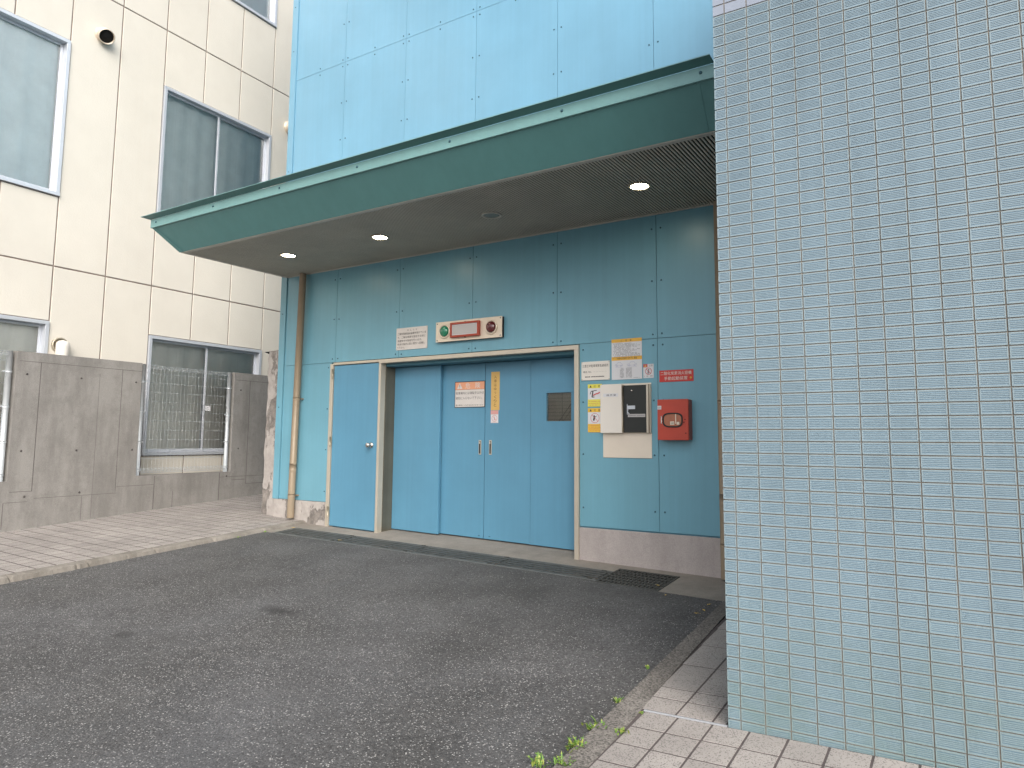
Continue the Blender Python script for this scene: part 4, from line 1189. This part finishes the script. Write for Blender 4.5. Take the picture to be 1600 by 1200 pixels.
# ------------------------------------------------------------------ concrete boundary wall and mesh fences
cw = empty('concrete_wall', (-8.5, 0, 0), AL, 'stained grey concrete boundary wall with window-like openings', 'wall')
TOPW = 2.09
b = MB(); b.box(-.16, 0, -9.0, 7.9, -.4, .61)
for (a0, a1) in ((-9.0, -7.2), (-5.7, -4.0+.0), (-2.235, -.757), (.68, 7.9)): b.box(-.16, 0, a0, a1, .61, TOPW)
def ln(y0, y1, za, zb_): b.box(-.001, .0012, y0, y1, za, zb_, 1)
for (a0, a1) in ((-2.235, -.757), (.68, 2.2), (-5.7, -4.0)):
    ln(a0+.03, a1, 1.976, 1.981)
    ln(a0+.03, a0+.26, .486, .491)
ln(-1.982, -1.974, .49, 1.976); ln(-1.018, -1.012, .42, 1.976); ln(-1.30, -1.297, .12, 1.9)
ln(-1.95, -1.0, .402, .406); ln(-1.0, -.5, .483, .487); ln(-2.26, -2.02, .37, .374); ln(-2.262, -2.256, .08, .37)
ln(-.502, -.494, .16, .60); ln(-.228, -.223, .16, .38); ln(.494, .503, .19, .60); ln(.506, 1.3, .535, .539); ln(.96, .966, .42, 1.976); ln(.96, 1.4, .419, .424)
ln(-1.42, -1.416, .11, .40)
for (yy, zz) in ((-2.12, 1.83), (-1.52, 1.83), (-.83, 1.83), (-2.12, .95), (-1.52, .95), (-.83, .95), (-2.05, .43), (.80, 1.83), (.80, .95), (.62, .55), (-1.45, .44)):
    b.lathe((0, yy, zz), [(.013, .0015), (0, .0016)], (1, 0, 0), 10, 1)
b.build('wall', [M['conc'], M['concline']], cw)
def mesh_fence(u0, u1, label):
    r = empty('mesh_fence', (-8.5, 0, 0), AL, label, 'fence', 'white mesh fences in the wall openings')
    xo = -.055
    for u in (u0, u1):
        b = MB(); b.tube([(xo, u, .60), (xo, u, 2.085)], .030, 14); p_ = b.build('post', M['galv'], r)
        for z in (.68, 1.05, 1.45, 1.85):
            c = MB(); c.tube([(xo, u, z-.012), (xo, u, z+.012)], .0345, 14); s = 1 if u == u0 else -1; c.box(xo-.008, xo+.008, min(u+.03*s, u+.055*s), max(u+.03*s, u+.055*s), z-.008, z+.008)
            c.build('clamp', M['galv'], p_, origin=(0, 0, 0))
    b = MB(); a0, a1 = u0+.035, u1-.035
    zz = [.70+.1275*k for k in range(11)]
    for z in zz: b.tube([(xo, a0, z), (xo, a1, z)], .0027, 6, cap=False)
    # folded top and bottom rims
    for zc_, sgn in ((2.055, 1), (.665, -1)):
        for (dx_, dz2) in ((0, 0), (.035, .02*sgn), (.035, -.02*sgn)):
            b.tube([(xo+dx_, a0, zc_+dz2), (xo+dx_, a1, zc_+dz2)], .0030, 6, cap=False)
    nv = int((a1-a0)/.052)
    for k in range(nv+1):
        y = a0+(a1-a0)*k/nv
        b.tube([(xo+.004, y, .665), (xo+.004, y, 2.055)], .0012, 5, cap=False)
        for zc_, sgn in ((2.055, 1), (.665, -1)):
            b.tube([(xo, y, zc_), (xo+.035, y, zc_+.02*sgn), (xo+.035, y, zc_-.02*sgn), (xo, y, zc_-.035*sgn)], .0022, 5, cap=False)
    b.build('mesh_panel', M['galv'], r)
mesh_fence(-.712, .632, 'white wire mesh fence before the window with a white sticker on its sash')
mesh_fence(-3.95, -2.285, 'white wire mesh fence next to the wall section below the white outlet cap')

# ------------------------------------------------------------------ weeds and fallen leaves
def weed(x, y, z, h, sp, n, seed, label, mat='weed'):
    rr = random.Random(seed); b = MB()
    for k in range(n):
        a = rr.uniform(0, 2*math.pi); L_ = h*rr.uniform(.5, 1.1); lean = rr.uniform(.2, 1.0)
        bx_, by_ = x+rr.gauss(0, sp*.35), y+rr.gauss(0, sp*.35)
        d = Vector((math.cos(a), math.sin(a), 0)); side_ = Vector((-d.y, d.x, 0))
        pts = []
        for q in range(5):
            t = q/4
            pts.append(Vector((bx_, by_, z))+d*(L_*lean*t**1.3)+Vector((0, 0, L_*t*(1-.35*lean*t))))
        w_ = rr.uniform(.003, .0065)
        wd = [.4, .9, 1.0, .7, .05]
        for q in range(4):
            b.quad(tuple(pts[q]-side_*w_*wd[q]), tuple(pts[q]+side_*w_*wd[q]), tuple(pts[q+1]+side_*w_*wd[q+1]), tuple(pts[q+1]-side_*w_*wd[q+1]), 0 if rr.random() < .7 else 1)
        # small leaflets
        for q in (1, 2, 3):
            for s in (-1, 1):
                p0 = pts[q]; dd = (side_*s+d*.4+Vector((0, 0, .25))).normalized(); ll = L_*rr.uniform(.14, .28)
                nn_ = dd.cross(Vector((0, 0, 1))).normalized()*ll*.32
                b.poly([tuple(p0), tuple(p0+dd*ll*.5+nn_), tuple(p0+dd*ll), tuple(p0+dd*ll*.5-nn_)], 0 if rr.random() < .65 else 1)
    o = b.build('weed', [M['weed'], M['weedlight']], origin=(x, y, z))
    return tag(o, label, 'weed', 'weeds along the kerbs')
ws = [(-.722, -2.60, .045, .05, 12, 'small weed in the kerb gutter, just before the white caulk line', 1),
      (-.708, -2.90, .055, .085, 26, 'largest leafy weed clump in the gutter of the right kerb', 2),
      (-.565, -2.90, .038, .06, 18, 'low weed between the right kerb and paving tiles', 3),
      (-.705, -3.12, .085, .07, 18, 'thin tall yellowish weed in the right gutter', 4),
      (-.672, -3.26, .07, .07, 22, 'weed at the bottom edge of the photo hugging the kerb', 5),
      (-.765, -2.11, .03, .03, 8, 'tiny weed halfway up the right kerb', 6),
      (-.565, -2.68, .025, .025, 8, 'tiny green sprig at the end of the white caulk line', 7),
      (-.75, -3.30, .075, .06, 14, 'sparse weed on the asphalt just off the right kerb', 8),
      (-6.02, -.62, .03, .03, 9, 'mossy weed on the left kerb near the drain', 9),
      (-6.02, -.95, .028, .04, 9, 'mossy weed on the left kerb, farther from the drain', 10)]
for (x, y, h, sp, n, lab, sd_) in ws:
    weed(x, y, gz(x, y)+(.018 if -.64 < x < -.5 else 0), h*.75, sp*.8, n, sd_, lab)
b = MB(); rr = random.Random(3)
outl = [(-.035, 0), (-.02, .011), (.0, .015), (.018, .010), (.036, 0), (.018, -.010), (0, -.015), (-.02, -.011)]
b.poly([(0, 0, .004)]+[]) if False else None
for k in range(8):
    j = (k+1) % 8
    b.poly([(0, 0, .010), (outl[k][0], outl[k][1], .003+.008*(k % 2)), (outl[j][0], outl[j][1], .003+.008*(j % 2))])
b.tube([(.034, 0, .004), (.055, .003, .004)], .0012, 5)
lf = b.build('fallen_leaf', M['leaf'], origin=(0, 0, 0))
tag(lf, 'x', 'leaf', 'fallen yellow leaves')
lv = [(-4.92, -.527, .4, 'yellow leaf lying on the slotted drain cover'), (-.833, -.793, 1.2, 'brightest yellow leaf by the top end of the right kerb'), (-.822, -.943, 2.2, 'middle of the three yellow leaves along the right kerb'),
      (-.845, -1.038, .2, 'lowest of the three yellow leaves along the right kerb'), (-1.343, -.499, 2.6, 'yellow leaf caught in the steel grating'), (-1.193, -.721, 1.6, 'small pale leaf on the asphalt by the grating'), (-5.93, -.296, .9, 'yellow leaf at the foot of the left kerb')]
for i, (x, y, a, lab) in enumerate(lv):
    o = lf if i == 0 else lf.copy()
    if i: COL.objects.link(o)
    o.location = (x, y, gz(x, y)+.005); o.rotation_euler = (random.uniform(-.15, .15), random.uniform(-.15, .15), a); o['label'] = lab
    o.scale = (.55, .55, .55) if i != 5 else (.4, .4, .4)

# ------------------------------------------------------------------ tidy helper flags
for o in bpy.data.objects:
    if '_world' in o.keys(): del o['_world']
